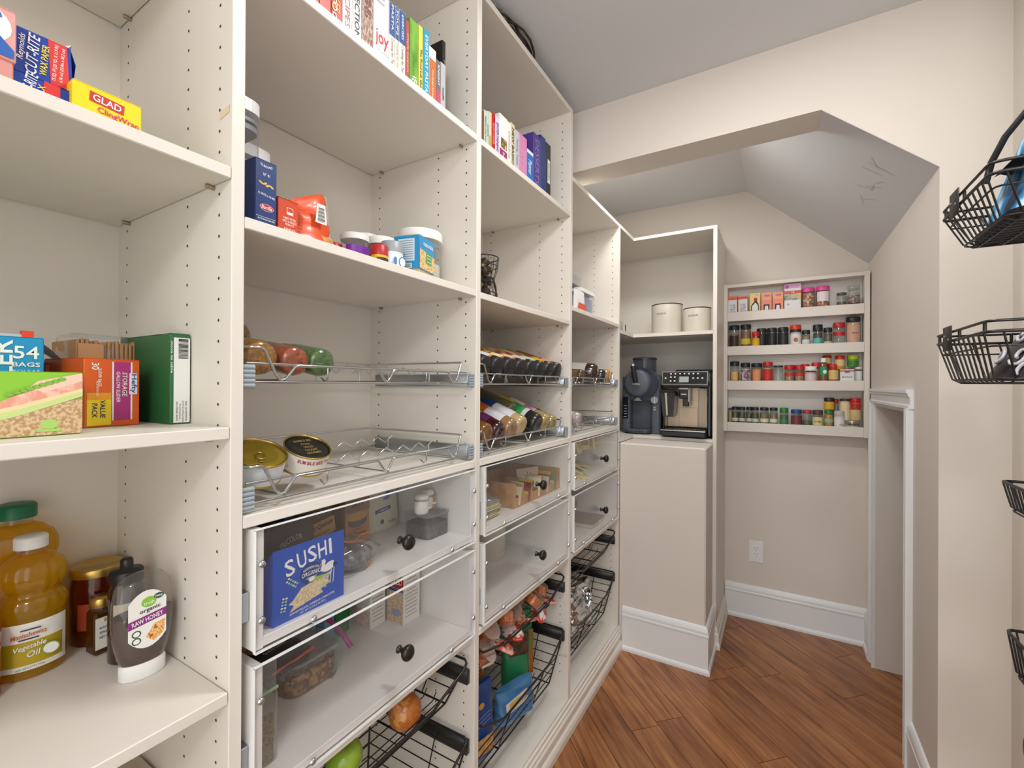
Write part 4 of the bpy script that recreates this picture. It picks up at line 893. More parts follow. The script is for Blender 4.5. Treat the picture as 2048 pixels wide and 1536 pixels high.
def stand_bag(name, label, y, w, h, dp, m, x, seed, rz=90, z=ZD1, top=.15):
    t = thing(name, label, 'bag', (x, y, z), rz, 'bags of grain in the upper drawer'); obj('bag_body', pouch(w, dp, h, top, seed, 22, 10, .012, .45), m, t); return t
t = stand_bag('grain_bag', 'brown tri-colour grain bag behind the sushi rice', .545, .13, .118, .07, mat('#4A3A34', .35, coat=.3), -.16, 21); text(t, 'TRICOLOR', .0, .085, .05, .012, mat('#B9B2A6'), .012, rot=14, lift=.012, arc=.006); patch(t, .0, .045, .1, .03, mat('#A0502E', .5), .022, lift=.006)
t = stand_bag('grain_bag', 'dark bag with kraft label handwritten Red Quinoa', .635, .09, .128, .06, mat('#5A4738', .35, coat=.3), -.19, 22); patch(t, .0, .075, .078, .036, mat('#C39A63', .6), .019, rot=9, lift=.003); text(t, 'Red Quinoa', .0, .082, .064, .013, mat('#2A2018'), .019, rot=11, lift=.004, shear=.3); text(t, 'WHOLE GRAIN', .004, .065, .04, .0045, mat('#4A3420'), .019, rot=9, lift=.004)
t = stand_bag('grain_bag', 'dark blue and purple bag at the back of the drawer', .60, .12, .137, .06, mat('#2B2D5C', .35, coat=.4), -.285, 23); patch(t, .03, .10, .04, .02, mat('#2E86C8', .4), .02, rot=14, lift=.003)
t = carton('quinoa_box', 'tan quinoa box with a bowl picture and handwritten 2019', (-.215, .756, ZD1), 90, .074, .05, .128, mat('#B98E62', .5), group='bags of grain in the upper drawer'); del t['group']; d = .025
patch(t, 0, .105, .074, .045, mat('#8A7466', .5), d, lift=.0003); text(t, '2019', .0, .100, .034, .011, mat('#2A2018'), d, shear=.3); oval(t, 0, .070, .030, .010, mat('#C79A5A', .5), d, lift=.0007); poly(t, [(-.03, .068), (.03, .068), (.026, .052), (.012, .046), (-.012, .046), (-.026, .052)], mat('#6A6A70', .5), d, lift=.0006); text(t, 'QUINOA', 0, .026, .052, .012, mat('#3A2A1C'), d); text(t, 'nutritious', 0, .040, .03, .004, mat('#8A2A20'), d, lift=.0011)
t = stand_bag('seed_bag', 'cream flaxseed bag with a blue flower and purple band', .876, .125, .138, .07, mat('#DAD6C2', .4, coat=.2), -.25, 24); d = .012
text(t, 'flaxseed', .0, .120, .075, .017, mat('#2A2A2A'), d, lift=.006); patch(t, -.006, .055, .055, .011, mat('#4A4A9A', .5), .023, rot=6, lift=.004); text(t, 'organic', -.006, .055, .03, .006, WHITE, .023, rot=6, lift=.005)
for k in range(9): oval(t, .012 + .008 * ((k % 3) - 1) + .004 * (k // 3), .083 + .007 * (k // 3), .006, .005, mat(('#7C84C4', '#5E66B0', '#9AA0D4')[k % 3], .5), .0165, lift=.0052 + k * .0001, n=9)
oval(t, -.015, .026, .006, .006, mat('#2E5B45'), .03, lift=.004); text(t, '2P 0.25 LB', .02, .022, .03, .006, mat('#3A3A3A'), .031, lift=.004)
# zip bag of dark pouches lying on the drawer floor
t = thing('zip_bag', 'clear zip bag of dark spice sachets lying in the drawer', 'bag', (-.10, .655, ZD1), 90)
obj('sachets', lump(.05, .045, .026, 8, .16), speck('#3F4046', '#8C8C90', 60, .3, '#5A5A60', coat=.4), t); obj('bag_film', lump(.062, .056, .034, 9, .20, 24, 12), clear('#FFFFFF', .10, '#ffffff', .06, 1.0), t)
obj('zip_strip', M().tube([(-.045 + .018 * k, -.01 + .004 * math.sin(k * 2.0), .060 + .006 * math.sin(k * 1.7)) for k in range(6)], .0024, 6), mat('#D8703C', .4), t)
obj('sachet_edge', M().tube([(.01 + .009 * k, -.048 + .006 * k, .012 + .002 * (k % 2)) for k in range(5)], .003, 5), mat('#D8703C', .4), t)
# tub of chia with two clip-lid pots on it
t = thing('seed_tub', 'clear plastic tub half full of dark seeds', 'container', (-.105, .912, ZD1), 90)
obj('tub_body', M().prism(rrect(.088, .088, .016), 2, 0, .056), clear('#F4F5F5', .07, '#fff', .03, .9), t); obj('seeds', M().prism(rrect(.083, .083, .015), 2, .002, .034), speck('#3C3936', '#77726B', 420, .6), t)
obj('lid', M().prism(rrect(.094, .094, .018), 2, .056, .0605), clear('#EDEFEF', .18, '#fff', .05, .9), t)
def clip_pot(label, x, y):
    t = thing('clip_lid_pot', label, 'pot', (x, y, ZD1 + .0608), 90, 'small white clip-lid pots')
    obj('pot_body', M().lathe([(.016, 0), (.019, .003), (.020, .02), (.019, .032), (.017, .036)], n=24), mat('#F3F2EF', .25, coat=.5), t)
    obj('lid', M().lathe([(.0185, .038), (.0185, .045), (.015, .049), (0, .050)], n=24), mat('#F3F2EF', .25, coat=.5), t); obj('seal', M().lathe([(.0188, .036), (.0188, .038)], n=24), mat('#B9AE9A', .5), t)
    obj('clip_wire', M().tube([(.019 * math.cos(a), .019 * math.sin(a), .034) for a in [2 * PI * i / 20 for i in range(20)]], .0012, 5, True).tube([(.0, -.0195, .034), (.003, -.023, .028), (.003, -.0235, .016)], .0012, 5), CHROME, t)
    obj('spoon_holder', M().box(-.004, .010, -.026, -.0195, .014, .019, .0015), mat('#F3F2EF', .25), t)
    return t
t = clip_pot('white clip-lid pot on the seed tub, left one', -.10, .886)
t = clip_pot('white clip-lid pot with a wooden spoon, right one on the tub', -.12, .929)
obj('spoon', M().tube([(.003, -.023, -.001), (.003, -.023, .028)], .0022, 6).ball((.003, -.0235, .033), .0055, .003, .007, 10, 7), mat('#C89A66', .6), t)
# --- lower clear drawer
def boxy(label, x0, y0, w, dp, h):
    return carton('cereal_bar_box', label, (x0, y0, ZD2), 0, w, dp, h, mat('#ECE8E0', .45), group='small food boxes in the lower drawer')
t = boxy('white food box with red band reading MIXED, right one', -.185, .9095, .062, .063, .150)
d = .0315; patch(t, 0, .112, .061, .034, mat('#B22A2A', .45), d); text(t, 'MIXED', 0, .113, .052, .016, WHITE, d, lift=.001); patch(t, 0, .045, .060, .085, speck('#C9A27A', '#E2CFAE', 160, .5), d); patch(t, 0, .090, .061, .008, mat('#3B55A0'), d, lift=.0007); patch(t, 0, .140, .06, .016, speck('#D9C09A', '#8A6A4A', 120, .5), d); oval(t, .005, .03, .018, .010, mat('#8FA0C4'), d, lift=.0008)
for k in range(13): patch(t, -.003, .138 - k * .0098, .046 - .01 * (k % 3 == 2), .0018, mat('#8C7A78'), .031, face='right')
t = boxy('white food box with red swirl print, left one', -.240, .8445, .055, .052, .140)
d = .026; poly(t, [(-.027, .075), (.027, .095), (.027, .139), (-.027, .139)], mat('#A8342E', .45), d); poly(t, [(-.027, .09), (.027, .112), (.027, .120), (-.027, .10)], mat('#E8E0DC', .45), d, lift=.0008); patch(t, 0, .025, .052, .045, speck('#D9A89A', '#E8C8BA', 90, .5), d)
for k in range(12): patch(t, -.002, .128 - k * .0098, .040 - .01 * (k % 3 == 1), .0018, mat('#8C7A78'), .0275, face='right')
t = carton('seasoning_packet', 'green packet printed SAVE NOW', (-.275, .768, ZD2), 100, .05, .03, .115, mat('#1F7A3A', .4)); text(t, 'SAVE', 0, .1, .03, .008, mat('#EDE23A'), .015); text(t, 'NOW', 0, .088, .025, .007, mat('#EDE23A'), .015)
t = carton('seasoning_packet', 'light blue packet beside the green one', (-.265, .722, ZD2), 96, .032, .03, .112, mat('#2E9CC4', .4)); text(t, '15', 0, .098, .012, .01, mat('#12324A'), .015)
t = thing('bag_clip', 'long purple bag clip on a clear bag', 'clip', (-.16, .672, ZD2), 0); obj('clip_bar', M().tube([(-.05, -.01, .112), (-.02, .0, .10), (.012, .008, .076), (.034, .014, .05)], .0055, 8), mat('#A2407E', .35), t)
obj('bag_film', M().grid(lambda u, v: (-.06 + .09 * u, -.035 + .04 * v + .004 * math.sin(8 * u), .0 + (.108 - .05 * u) * v), 8, 8), clear('#EAF2F0', .18, '#dfeae8', .1, .9), t)
t = thing('granola_tub', 'clear plastic tub of nuts and granola', 'container', (-.20, .612, ZD2), 90)
obj('tub_body', M().prism(rrect(.125, .12, .03), 2, 0, .062), clear('#F2F2EE', .08, '#fff', .04, .9), t); obj('nuts', M().prism(rrect(.118, .113, .028), 2, .002, .040), speck('#8A6442', '#C7A06C', 150, .6, '#5E4028', kind='VORONOI'), t); obj('lid', M().prism(rrect(.132, .127, .032), 2, .062, .068), clear('#EDEFEF', .2, '#fff', .05, .9), t)
t = thing('snack_bag', 'black snack bag with orange edge and nut print', 'bag', (-.19, .545, ZD2 + .070), 100); m = lump(.065, .07, .012, 6, .1); obj('bag_body', m, mat('#23201C', .35, coat=.3), t); obj('edge_stripe', M().tube([(-.05, -.050, .014), (0, -.060, .018), (.05, -.055, .015)], .003, 6), mat('#D2502A', .4), t); text(t, 'Granola Clusters', 0, .0, .05, .010, mat('#D9C9A8'), .0275, face='top', lift=.001)
obj('print_nuts', M().grid(lambda u, v: (-.03 + .06 * u, .015 + .03 * v, .0262 - .004 * v), 4, 3), speck('#A5693A', '#6A3E1E', 70, .5), t)
t = thing('lentil_bag', 'clear zip bag of lentils with green seal, at the drawer left end', 'bag', (-.048, .4365, ZD2), 90)
obj('bag_film', pouch(.050, .03, .165, .3, 31, 20, 12, .04, .5), clear('#F3F6F4', .10, '#fff', .05, 1.0), t); obj('lentils', pouch(.040, .022, .075, .5, 32, 18, 8, .03, .5), speck('#6E6550', '#9A8F70', 300, .7), t); obj('zip_strip', M().box(-.025, .025, -.009, -.005, .118, .123, .001), mat('#A9D6A8', .4), t)
t = thing('grain_tub', 'long clear tub of nuts at the back of the lower drawer', 'container', (-.29, .50, ZD2), 90); obj('tub_body', M().prism(rrect(.14, .10, .02), 2, 0, .10), clear('#EDEDEA', .12, '#fff', .05, .9), t); obj('nuts', M().prism(rrect(.133, .094, .018), 2, .002, .08), speck('#8A5A34', '#5A3820', 90, .6, '#B98450', kind='VORONOI'), t)
# --- onion and apple in the wire baskets
t = thing('onion', 'yellow onion with papery skin in the upper wire basket', 'onion', (-.085, .815, .4905), 0, rot=(math.radians(38), math.radians(15), math.radians(-30)))
ON = speck('#C9762E', '#DD9A52', 9, .35, '#B5621F', stretch=(6, 6, .6), coat=.3)
m = M().lathe([(0, -.036), (.012, -.0345), (.030, -.025), (.0405, -.008), (.041, .006), (.034, .022), (.020, .033), (.010, .039), (.0055, .045), (.004, .055), (.002, .062)], n=32); obj('bulb', m, ON, t)
obj('root_tuft', M().tube([(.003, 0, -.035), (.006, .002, -.041)], .0014, 5).tube([(-.003, .002, -.035), (-.007, .003, -.040)], .0014, 5).tube([(0, -.003, -.035), (.0, -.006, -.042)], .0014, 5), mat('#C8A56C', .8), t)
t.location.z = .4905 + .036
t = thing('green_apple', 'green apple in the upper wire basket, at the frame bottom', 'apple', (-.10, .648, .4905), 0); m = M().lathe([(0, .004), (.014, .001), (.028, .008), (.037, .026), (.038, .042), (.032, .058), (.018, .066), (.006, .063), (0, .058)], n=26); obj('apple_body', m, speck('#8DB82C', '#A9CC4A', 12, .3, coat=.4), t); obj('stem', M().tube([(0, 0, .058), (.002, .001, .070)], .0014, 5), mat('#5A4426', .7), t)

# ============================================================ third bay
ORD = ('leftmost', 'second from left', 'third from left', 'fourth from left', 'fifth from left', 'sixth from left', 'seventh from left', 'eighth from left', 'ninth from left', 'tenth from left', 'eleventh from left', 'twelfth from left', 'thirteenth from left')
def rank(L, k, j=1): return ORD[sorted(range(len(L)), key=lambda i: L[i][j]).index(k)]
G2 = 'cookbooks on the shelf of the third bay'
def b3(*a, **k): k.setdefault('group', G2); return book(*a, **k)
b3('thin brown cookbook hard against the left panel of the third bay', 1.036, 1.050, zz, .101, .15, '#7A4B3A')
b3('pale green thin cookbook in the third bay', 1.050, 1.063, zz, .108, .16, '#CBD3B8', title='FRESH SALADS', tcol='#6B7A55')
b3('pale blue-green cookbook beside the pale green one', 1.063, 1.074, zz, .112, .16, '#B9CFC9', title='DIPS', tcol='#55706A', th=.3)
b3('tan and yellow cookbook left of the red one', 1.074, 1.089, zz, .117, .16, '#D9C9A9', bandc=('#B7A94A', .2, .4))
b3('bright red thin cookbook in the third bay', 1.089, 1.108, zz, .122, .16, '#B8161C', title='SLOW COOKER', tcol='#E9A0A0', th=.5)
b3('lavender cookbook right of the red one', 1.108, 1.131, zz, .122, .16, '#D8CFE2', title='ENTERTAINING', tcol='#6A4F96', th=.7)
t = b3('white cookbook with food pictures and a magenta foot', 1.131, 1.176, zz, .142, .16, '#EEECEA', bandc=('#9C2F6C', .14, .26)); patch(t, .002, .058, .034, .03, speck('#8A4A2A', '#D9B98A', 90, .5, '#5E7A3A'), .08, lift=.0008); text(t, 'Food', 0, .018, .026, .010, WHITE, .08, lift=.001, rot=-90); obj('page_tabs', M().box(-.012, -.008, -.05, -.04, .142, .149).box(.002, .006, -.03, -.02, .142, .152), WHITE, t)
b3('slim white cookbook with grey title', 1.176, 1.197, zz, .140, .16, '#F0EFED', title='COOKING', tcol='#B0B0AC', th=.6)
b3('tan cookbook with dark title NEW BASICS', 1.197, 1.222, zz, .147, .16, '#D5C6A8', title='NEW BASICS', tcol='#4A3F32', th=.8)
b3('pale grey-blue cookbook left of the pink one', 1.222, 1.248, zz, .138, .16, '#BCC6CC', title='Family Table', tcol='#8C979E', th=.6)
b3('wide pink book in the third bay', 1.248, 1.300, zz, .140, .16, '#D987B6', title='RECIPES', tcol='#E9B0D0', th=.3)
b3('short bright blue planner with white top', 1.300, 1.345, zz, .112, .14, '#1F6FC8', bandc=('#E8EEF4', .95, .1), title='Planner', tcol='#E9F2FB', th=.42, tz=.5)
b3('tall purple book behind the blue planner', 1.346, 1.398, zz, .190, .20, '#4A3686', xf=-.022, title='DESSERTS', tcol='#8E7CC0', th=.8)
b3('navy blue binder right of the purple book', 1.399, 1.438, zz, .206, .20, '#1E3A78')
t = b3('dark navy binder with white label, rightmost in the third bay', 1.439, 1.480, zz, .200, .20, '#232A3E'); patch(t, .004, .10, .02, .085, mat('#E8E6E0'), .10); text(t, 'RECIPES', .004, .10, .06, .008, mat('#5A5A5A'), .10, rot=-90)
# wire cork holder shaped like a jug
t = thing('cork_jug', 'black wire jug full of wine corks on the middle shelf', 'cork holder', (-.15, 1.238, 1.5795), 90)
m = M(); R_ = lambda z: .046 if z < .05 else (.046 - .012 * math.sin(PI * min(1, (z - .05) / .075)) if z < .125 else .046 + .004 * (z - .125) / .045)
for k in range(14):
    a = 2 * PI * k / 14; m.tube([(R_(z) * math.cos(a), R_(z) * math.sin(a), z) for z in (.002, .02, .05, .07, .09, .11, .13, .15, .168)], .0011, 5)
for z, r in ((.002, .0018), (.168, .0020), (.140, .0016), (.05, .0014), (.088, .0014)): m.tube([(R_(z) * math.cos(a), R_(z) * math.sin(a), z) for a in [2 * PI * i / 24 for i in range(24)]], r, 5, True)
obj('wire_body', m, BLACKW, t)
obj('handle', M().tube([(.046, 0, .115), (.060, 0, .108), (.074, 0, .085), (.078, 0, .055), (.070, 0, .025), (.052, 0, .004)], .0034, 7), BLACKW, t)
rr = random.Random(12); m = M(); CK = speck('#2E2722', '#B99A70', 42, .8, '#3A302A', lo=.45, hi=.66)
for k in range(46):
    a, q = rr.random() * 6.28, rr.random() * .024; z = .008 + .006 + .15 * k / 46; th, ph = rr.random() * 3, (rr.random() - .5) * .9
    dv = Vector((math.cos(th) * math.cos(ph), math.sin(th) * math.cos(ph), math.sin(ph))) * .012; c = Vector((q * math.cos(a), q * math.sin(a), max(z, .016))); m.rod(c - dv, c + dv, .009, 8)
stuff(obj('corks', m, CK, t))
t = thing('red_sachet', 'small red foil sachet lying left of the cork jug', 'sachet', (-.10, 1.115, 1.5795), 80); obj('sachet_body', pouch(.05, .03, .045, .3, 3, 16, 7, .04), mat('#C04A44', .35, coat=.4), t)
# spice shakers lying cap-first in the upper rack
def shaker(k, label, cols):
    y = 1.062 + k * .0692; t = lying('spice_shaker', label, 'spice shaker', -.020, y, 1.329 + .012 + .036, 17, 'large spice shakers lying in the upper rack'); r = .0325; L = .20
    obj('cap', M().lathe([(0, .001), (r * .9, .001), (r, .004), (r, .026), (r * .97, .028)], n=26), mat('#262626', .38), t)
    obj('cap_seam', M().box(-.0015, .0015, -r * .92, r * .92, -.0005, .0012), BLACK, t)
    obj('shaker_body', M().lathe([(r * .96, .028), (r * .985, .031), (r * .985, L * .96), (r * .9, L), (0, L)], n=26), mat(cols[0], .45, coat=.2), t)
    obj('jar_label', M().lathe([(r * .995, .036), (r * .995, .078)], n=26, cap=False), mat(cols[1], .45, coat=.2), t)
    obj('jar_label', M().lathe([(r * .995, .082), (r * .995, L * .93)], n=26, cap=False), speck(cols[0], cols[2], 34, .45, cols[3] if len(cols) > 3 else None, stretch=(1, 1, .7), coat=.2), t)
    return t
SH = [('spice shaker with white label, leftmost in the upper rack', ('#D8A92A', '#E9E9EC', '#B8741E')), ('spice shaker with white and golden label, second from left', ('#C98A2A', '#E6E6EC', '#D9B43A', '#8C5A2A')), ('spice shaker with pale yellow label, third from left', ('#B9772A', '#F0E2A8', '#E0B43A', '#8A4E24')),
      ('spice shaker with peach label and brown band, fourth from left', ('#B9845A', '#EBC2A8', '#7A4A34', '#D9B08A')), ('spice shaker with olive and red label and pink foot', ('#C9BFA0', '#E8CFC4', '#B04A2E', '#D98A3A')), ('spice shaker with pale green and lavender label', ('#B9C98A', '#BFE0C2', '#A58CA8', '#DDE2C0')),
      ('spice shaker with golden label, second from right', ('#C98A1E', '#EFB21E', '#8A4E1E', '#E0A83A')), ('spice shaker with orange and peach label, rightmost', ('#A8471E', '#EAA27C', '#D9922A', '#7A2E18'))]
for k, (lb, c) in enumerate(SH): shaker(k, lb, c)
# seasoning bottles lying base-first in the lower rack
def seas(label, y, z, r, L, glassc, lab, cap=None, lz=(.25, .85), capfront=False, tilt=22, x=-.028, lab2=None):
    t = lying('seasoning_bottle', label, 'bottle', x, y, z, tilt, 'seasoning bottles lying in the lower rack')
    fr = mat('#22201E', .3, coat=.3) if capfront else mat(glassc, .14, coat=.8)
    obj('bottle_base', M().lathe([(0, .003), (r * .55, .002), (r * .8, 0), (r * .97, .006), (r, .016), (r, L * .27)], n=24), fr, t)
    obj('bottle_body', M().lathe([(r, L * .27), (r, L * .72), (r * .8, L * .8), (r * .42, L * .86), (r * .42, L * .92)], n=24), mat(glassc, .16, coat=.6), t)
    if cap: obj('cap', M().lathe([(r * .5, L * .9), (r * .5, L), (0, L)], n=18), cap, t)
    if lab: obj('bottle_label', M().lathe([(r * 1.012, L * lz[0]), (r * 1.012, L * lz[1] * .84)], n=26, cap=False), mat(lab, .45), t)
    if lab2: obj('label_band', M().lathe([(r * 1.02, L * lab2[1]), (r * 1.02, L * lab2[2])], n=26, cap=False), mat(lab2[0], .45), t)
    return t
zb = 1.178
seas('amber glass bottle base, leftmost in the lower rack', 1.084, zb + .004, .033, .17, '#7A5218', '#8A6A1E', BLACK, tilt=14)
seas('dark bottle with purple and yellow label, second in the lower rack', 1.150, zb + .006, .030, .17, '#3A1218', '#5A1F52', BLACK, lab2=('#C9B02A', .48, .58))
seas('bottle with white label and orange shoulder in the lower rack', 1.226, zb + .006, .033, .19, '#9A7650', '#E6E6EA', None, (.20, .95), lab2=('#E0731E', .56, .80))
seas('bottle with white label and blue shoulder in the lower rack', 1.290, zb + .012, .033, .20, '#C0A676', '#E6E8EE', None, (.20, .98), lab2=('#1D3A8E', .60, .83))
seas('clear vinegar bottle with black cap leaning above the others', 1.350, zb + .060, .026, .27, '#6A6A48', None, BLACK, x=-.10, tilt=20)
seas('bottle with yellow, green and white label and black end', 1.402, zb + .010, .036, .21, '#2A2622', '#E3E3E0', None, (.22, 1.0), capfront=True, lab2=('#3FA85A', .30, .56))
t = seas('bottle with white and pink label and olive liquid', 1.468, zb + .008, .0325, .21, '#A8925A', '#E4E0DA', mat('#C9A83A', .4), (.28, .98), lab2=('#D07AB8', .30, .50))
seas('olive oil bottle with dark label, rightmost in the lower rack', 1.528, zb + .004, .030, .20, '#9A8A50', '#2E2A28', BLACK, (.34, .95), tilt=18)
o = obj('label_patch', M().lathe([(.0372, .118), (.0372, .168)], n=18, a0=-1.2, a1=1.2, cap=False), mat('#EFC21E', .45), bpy.data.objects['seasoning_bottle.005'])
# tea tray and packets in the upper drawer
t = thing('tea_tray', 'light wooden tray of tea sachets in the clear drawer', 'tray', (-.125, 1.425, .9315), 90); OAK = speck('#C59A6A', '#B38556', 30, .55, stretch=(6, 1, 1))
for nm, bx in (('tray_side', (-.19, -.18, -.10, .10, 0, .078)), ('tray_side', (.15, .16, -.10, .10, 0, .078)), ('tray_back', (-.18, .15, .09, .10, 0, .078)), ('tray_front', (-.18, .15, -.10, -.09, 0, .028)), ('tray_base', (-.18, .15, -.09, .09, 0, .006)), ('tray_divider', (-.02, -.014, -.09, .09, .006, .06))): obj(nm, M().box(*bx, .0012), OAK, t)
rr = random.Random(9)
for k in range(13):
    s = thing('tea_sachet', '%s tea sachet standing in the wooden tray, %s' % (('tan', 'brown', 'grey-tan', 'dark red', 'golden', 'sage green', 'cream')[k % 7], ORD[k]), 'tea sachet', (-.045 - .008 * (k % 3), 1.262 + .0225 * k, .938), 0, 'tea sachets in the wooden tray', rot=(math.radians(-14 + rr.random() * 8), 0, math.radians(rr.random() * 10 - 5)))
    obj('sachet_body', M().box(-.026, .026, -.0016, .0016, 0, .056 + .012 * rr.random(), .0006), mat(('#D9C7A0', '#B98A4A', '#C9C2A8', '#8A3A2A', '#D9B23A', '#6E7F5A', '#E4D8C0')[k % 7], .6), s)
    obj('sachet_label', M().box(-.018, .018, -.0020, -.0014, .012, .030), mat(('#7A3A2A', '#E9DCC0', '#3F6A4A', '#E8C84A', '#7A2A3A', '#D9D0B8', '#A0642A')[k % 7], .6), s)
s = thing('tea_card', 'white card printed with a dark flower leaning in the tray', 'card', (-.115, 1.50, .94), 62, rot=(math.radians(-10), 0, math.radians(70))); obj('card_body', M().box(-.055, .055, -.001, .001, 0, .072, .0004), mat('#E4D6BE', .6), s)
for k in range(6): obj('print', M().tube([(.0, -.0014, .035), (.02 * math.cos(k * .9), -.0014, .040 + .018 * math.sin(k * .9))], .0016, 5), mat('#7A6A5A'), s)
t = thing('tea_packet_bag', 'clear bag of yellow and white tea packets in drawer corner', 'bag', (-.062, 1.118, .9315), 90)
for k in range(9): obj('tea_packet', M().box(-.045 + .006 * (k % 3), .03 + .006 * (k % 3), -.035, .035, .004 + k * .0052, .007 + k * .0052, .0006), mat(('#D9C25A', '#E6E4DE', '#C9B23A', '#8C8C88', '#E9E2C4')[k % 5], .55), t)
obj('bag_film', lump(.058, .046, .034, 19, .2, 22, 12), clear('#FFFFFF', .10, '#fff', .06, 1.0), t)
t = thing('spice_row', 'row of small dark jars at the back of the upper drawer', 'jars', (-.31, 1.16, .9315), 90)
for k in range(5): obj('jar_body', M().lathe([(.018, 0), (.019, .1), (.012, .12), (.012, .14), (0, .14)], (-.09 + k * .045, 0, 0), 14), mat(('#4A5038', '#3A2E22', '#52562E')[k % 3], .2, coat=.5), t)
t = thing('plastic_pitcher', 'cream plastic canister at the back of the lower clear drawer', 'canister', (-.235, 1.405, .6865), 90); obj('canister_body', M().lathe([(.058, 0), (.062, .004), (.064, .16), (.066, .164)], n=30), mat('#DAD2C2', .5), t); obj('lid', M().lathe([(.067, .160), (.067, .172), (.06, .176), (0, .176)], n=30), mat('#E4DED0', .45), t); obj('ridge', M().lathe([(.0638, .02), (.0655, .023), (.0638, .026)], n=30, cap=False), mat('#DAD2C2', .5), t)
# fruit cups and snack packets heaped in the upper basket
rr = random.Random(33); ORG = speck('#E07A1E', '#F0A24A', 40, .25, '#C85E14', coat=.6); CUPC = clear('#FBF4EA', .10, '#ffffff', .06, 1.0)
CUPS = [(-.060, 1.085, .02, 20), (-.058, 1.165, .030, -40), (-.062, 1.250, .042, 60), (-.10, 1.20, .05, 15), (-.060, 1.330, .030, -30), (-.105, 1.30, .055, 35), (-.065, 1.415, .036, 70), (-.11, 1.40, .05, -20), (-.075, 1.500, .028, 45), (-.12, 1.495, .045, 10), (-.07, 1.125, .065, 80), (-.14, 1.545, .03, 30)]
for k, (x, y, dz, a) in enumerate(CUPS):
    t = thing('fruit_cup', 'clear cup of orange fruit pieces, %s of the cups in the wire basket' % rank(CUPS, k), 'fruit cup', (x, y, .492 + dz + .012), 0, 'fruit cups in the upper wire basket', rot=(math.radians(50 * math.sin(k * 2.1)), math.radians(28 + 20 * math.cos(k)), math.radians(a)))
    obj('cup_body', M().lathe([(.026, 0), (.032, .04), (.035, .042)], n=18), CUPC, t); obj('fruit', M().lathe([(.0245, .002), (.030, .034)], n=18), ORG, t); obj('film_lid', M().lathe([(.0355, .042), (.0355, .0432)], n=18), clear('#F3EEE8', .25, '#ffffff', .08, 1.0), t)
PK = [(-.055, 1.205, .004, 30, 0), (-.060, 1.292, .006, -20, 1), (-.13, 1.345, .06, 50, 2), (-.055, 1.372, .004, 10, 0), (-.15, 1.26, .05, -35, 1), (-.080, 1.455, .055, 25, 2), (-.057, 1.535, .010, -15, 0), (-.17, 1.43, .05, 70, 1), (-.065, 1.11, .004, 40, 2), (-.16, 1.52, .055, -40, 1), (-.056, 1.460, .004, -50, 1)]
for k, (x, y, dz, a, c) in enumerate(PK):
    t = thing('snack_packet', 'crinkled %s snack packet, %s of those in the wire basket' % (('red', 'white and red', 'dark red and green')[c], rank(PK, k)), 'snack packet', (x, y, .494 + dz), 0, 'snack packets in the upper wire basket', rot=(math.radians(25 * math.sin(k * 1.7)), math.radians(30 * math.cos(k * 1.3)), math.radians(a)))
    obj('packet_body', lump(.045, .03, .009, 50 + k, .22, 16, 8), speck(*(('#D9482E', '#F0B0A0', 45, .3, '#C2281E'), ('#E9DDD6', '#C8412E', 35, .3, '#F4EEE8'), ('#B8303A', '#E8D8C8', 50, .3, '#6F9A3A'))[c], coat=.5), t)
# tall bags in the lower basket
def bagf(label, x, y, w, d, h, m, rz, seed, z=.190, top=.2, wr=.03):
    t = thing('food_bag', label, 'bag', (x, y, z), rz, 'food bags in the lower wire basket'); obj('bag_body', pouch(w, d, h, top, seed, 24, 12, wr, .5), m, t); return t
t = bagf('tall blue tortilla bag with white letters, left end of the basket', -.100, 1.120, .15, .07, .215, mat('#1D4A90', .32, coat=.4), 78, 61); text(t, 'Y', -.03, .10, .03, .05, WHITE, .030, lift=.004); oval(t, .01, .165, .011, .010, mat('#E0A63C'), .022, lift=.006); patch(t, .015, .05, .07, .05, speck('#D9B27A', '#C08A4A', 80, .4), .036, lift=.002)
for k in range(3): text(t, 'restaurant style', .02, .135 - k * .012, .05, .006, mat('#9FB4D6'), .026, lift=.005, rot=10)
t = bagf('pale bag with dark triangles beside the blue bag', -.20, 1.205, .12, .06, .235, speck('#D9CFC4', '#5A3A36', 18, .4, lo=.48, hi=.54, coat=.3), 60, 62)
t = bagf('tall green bag with dark green panel, at the right of the basket', -.135, 1.445, .115, .075, .30, mat('#2F8A5A', .28, coat=.6), 50, 63); patch(t, .0, .19, .07, .08, speck('#2A3A2A', '#6A4A36', 40, .4), .022, lift=.006); patch(t, .045, .16, .018, .16, speck('#A0562E', '#6A7A3A', 30, .4), .024, lift=.006)
t = bagf('round blue and white bag of chips in front', -.088, 1.345, .165, .075, .105, mat('#4F86B8', .3, coat=.5), 74, 64, wr=.05, top=.4); patch(t, -.02, .070, .10, .040, mat('#E6E2DA', .4), .036, rot=8, lift=.003); patch(t, -.03, .072, .05, .02, mat('#D9B84A', .4), .037, rot=8, lift=.004); text(t, 'PITA', .015, .074, .03, .014, mat('#3A3A3A'), .0365, rot=10, lift=.0045)
t = bagf('yellow-green snack bag between pale bag and blue-white bag', -.215, 1.29, .075, .05, .19, speck('#C9C23A', '#5A7A2A', 26, .35, '#B86A2A', coat=.4), 70, 65)
t = thing('bag_clip', 'white and red plastic bag clip on top of the snack bags', 'clip', (-.20, 1.305, .395), 0, rot=(0, math.radians(25), math.radians(50))); obj('clip_body', M().box(-.03, .03, -.012, .012, 0, .05, .006), WHITE, t); obj('clip_arm', M().box(-.05, .0, -.016, -.011, .012, .024, .003), RED, t)
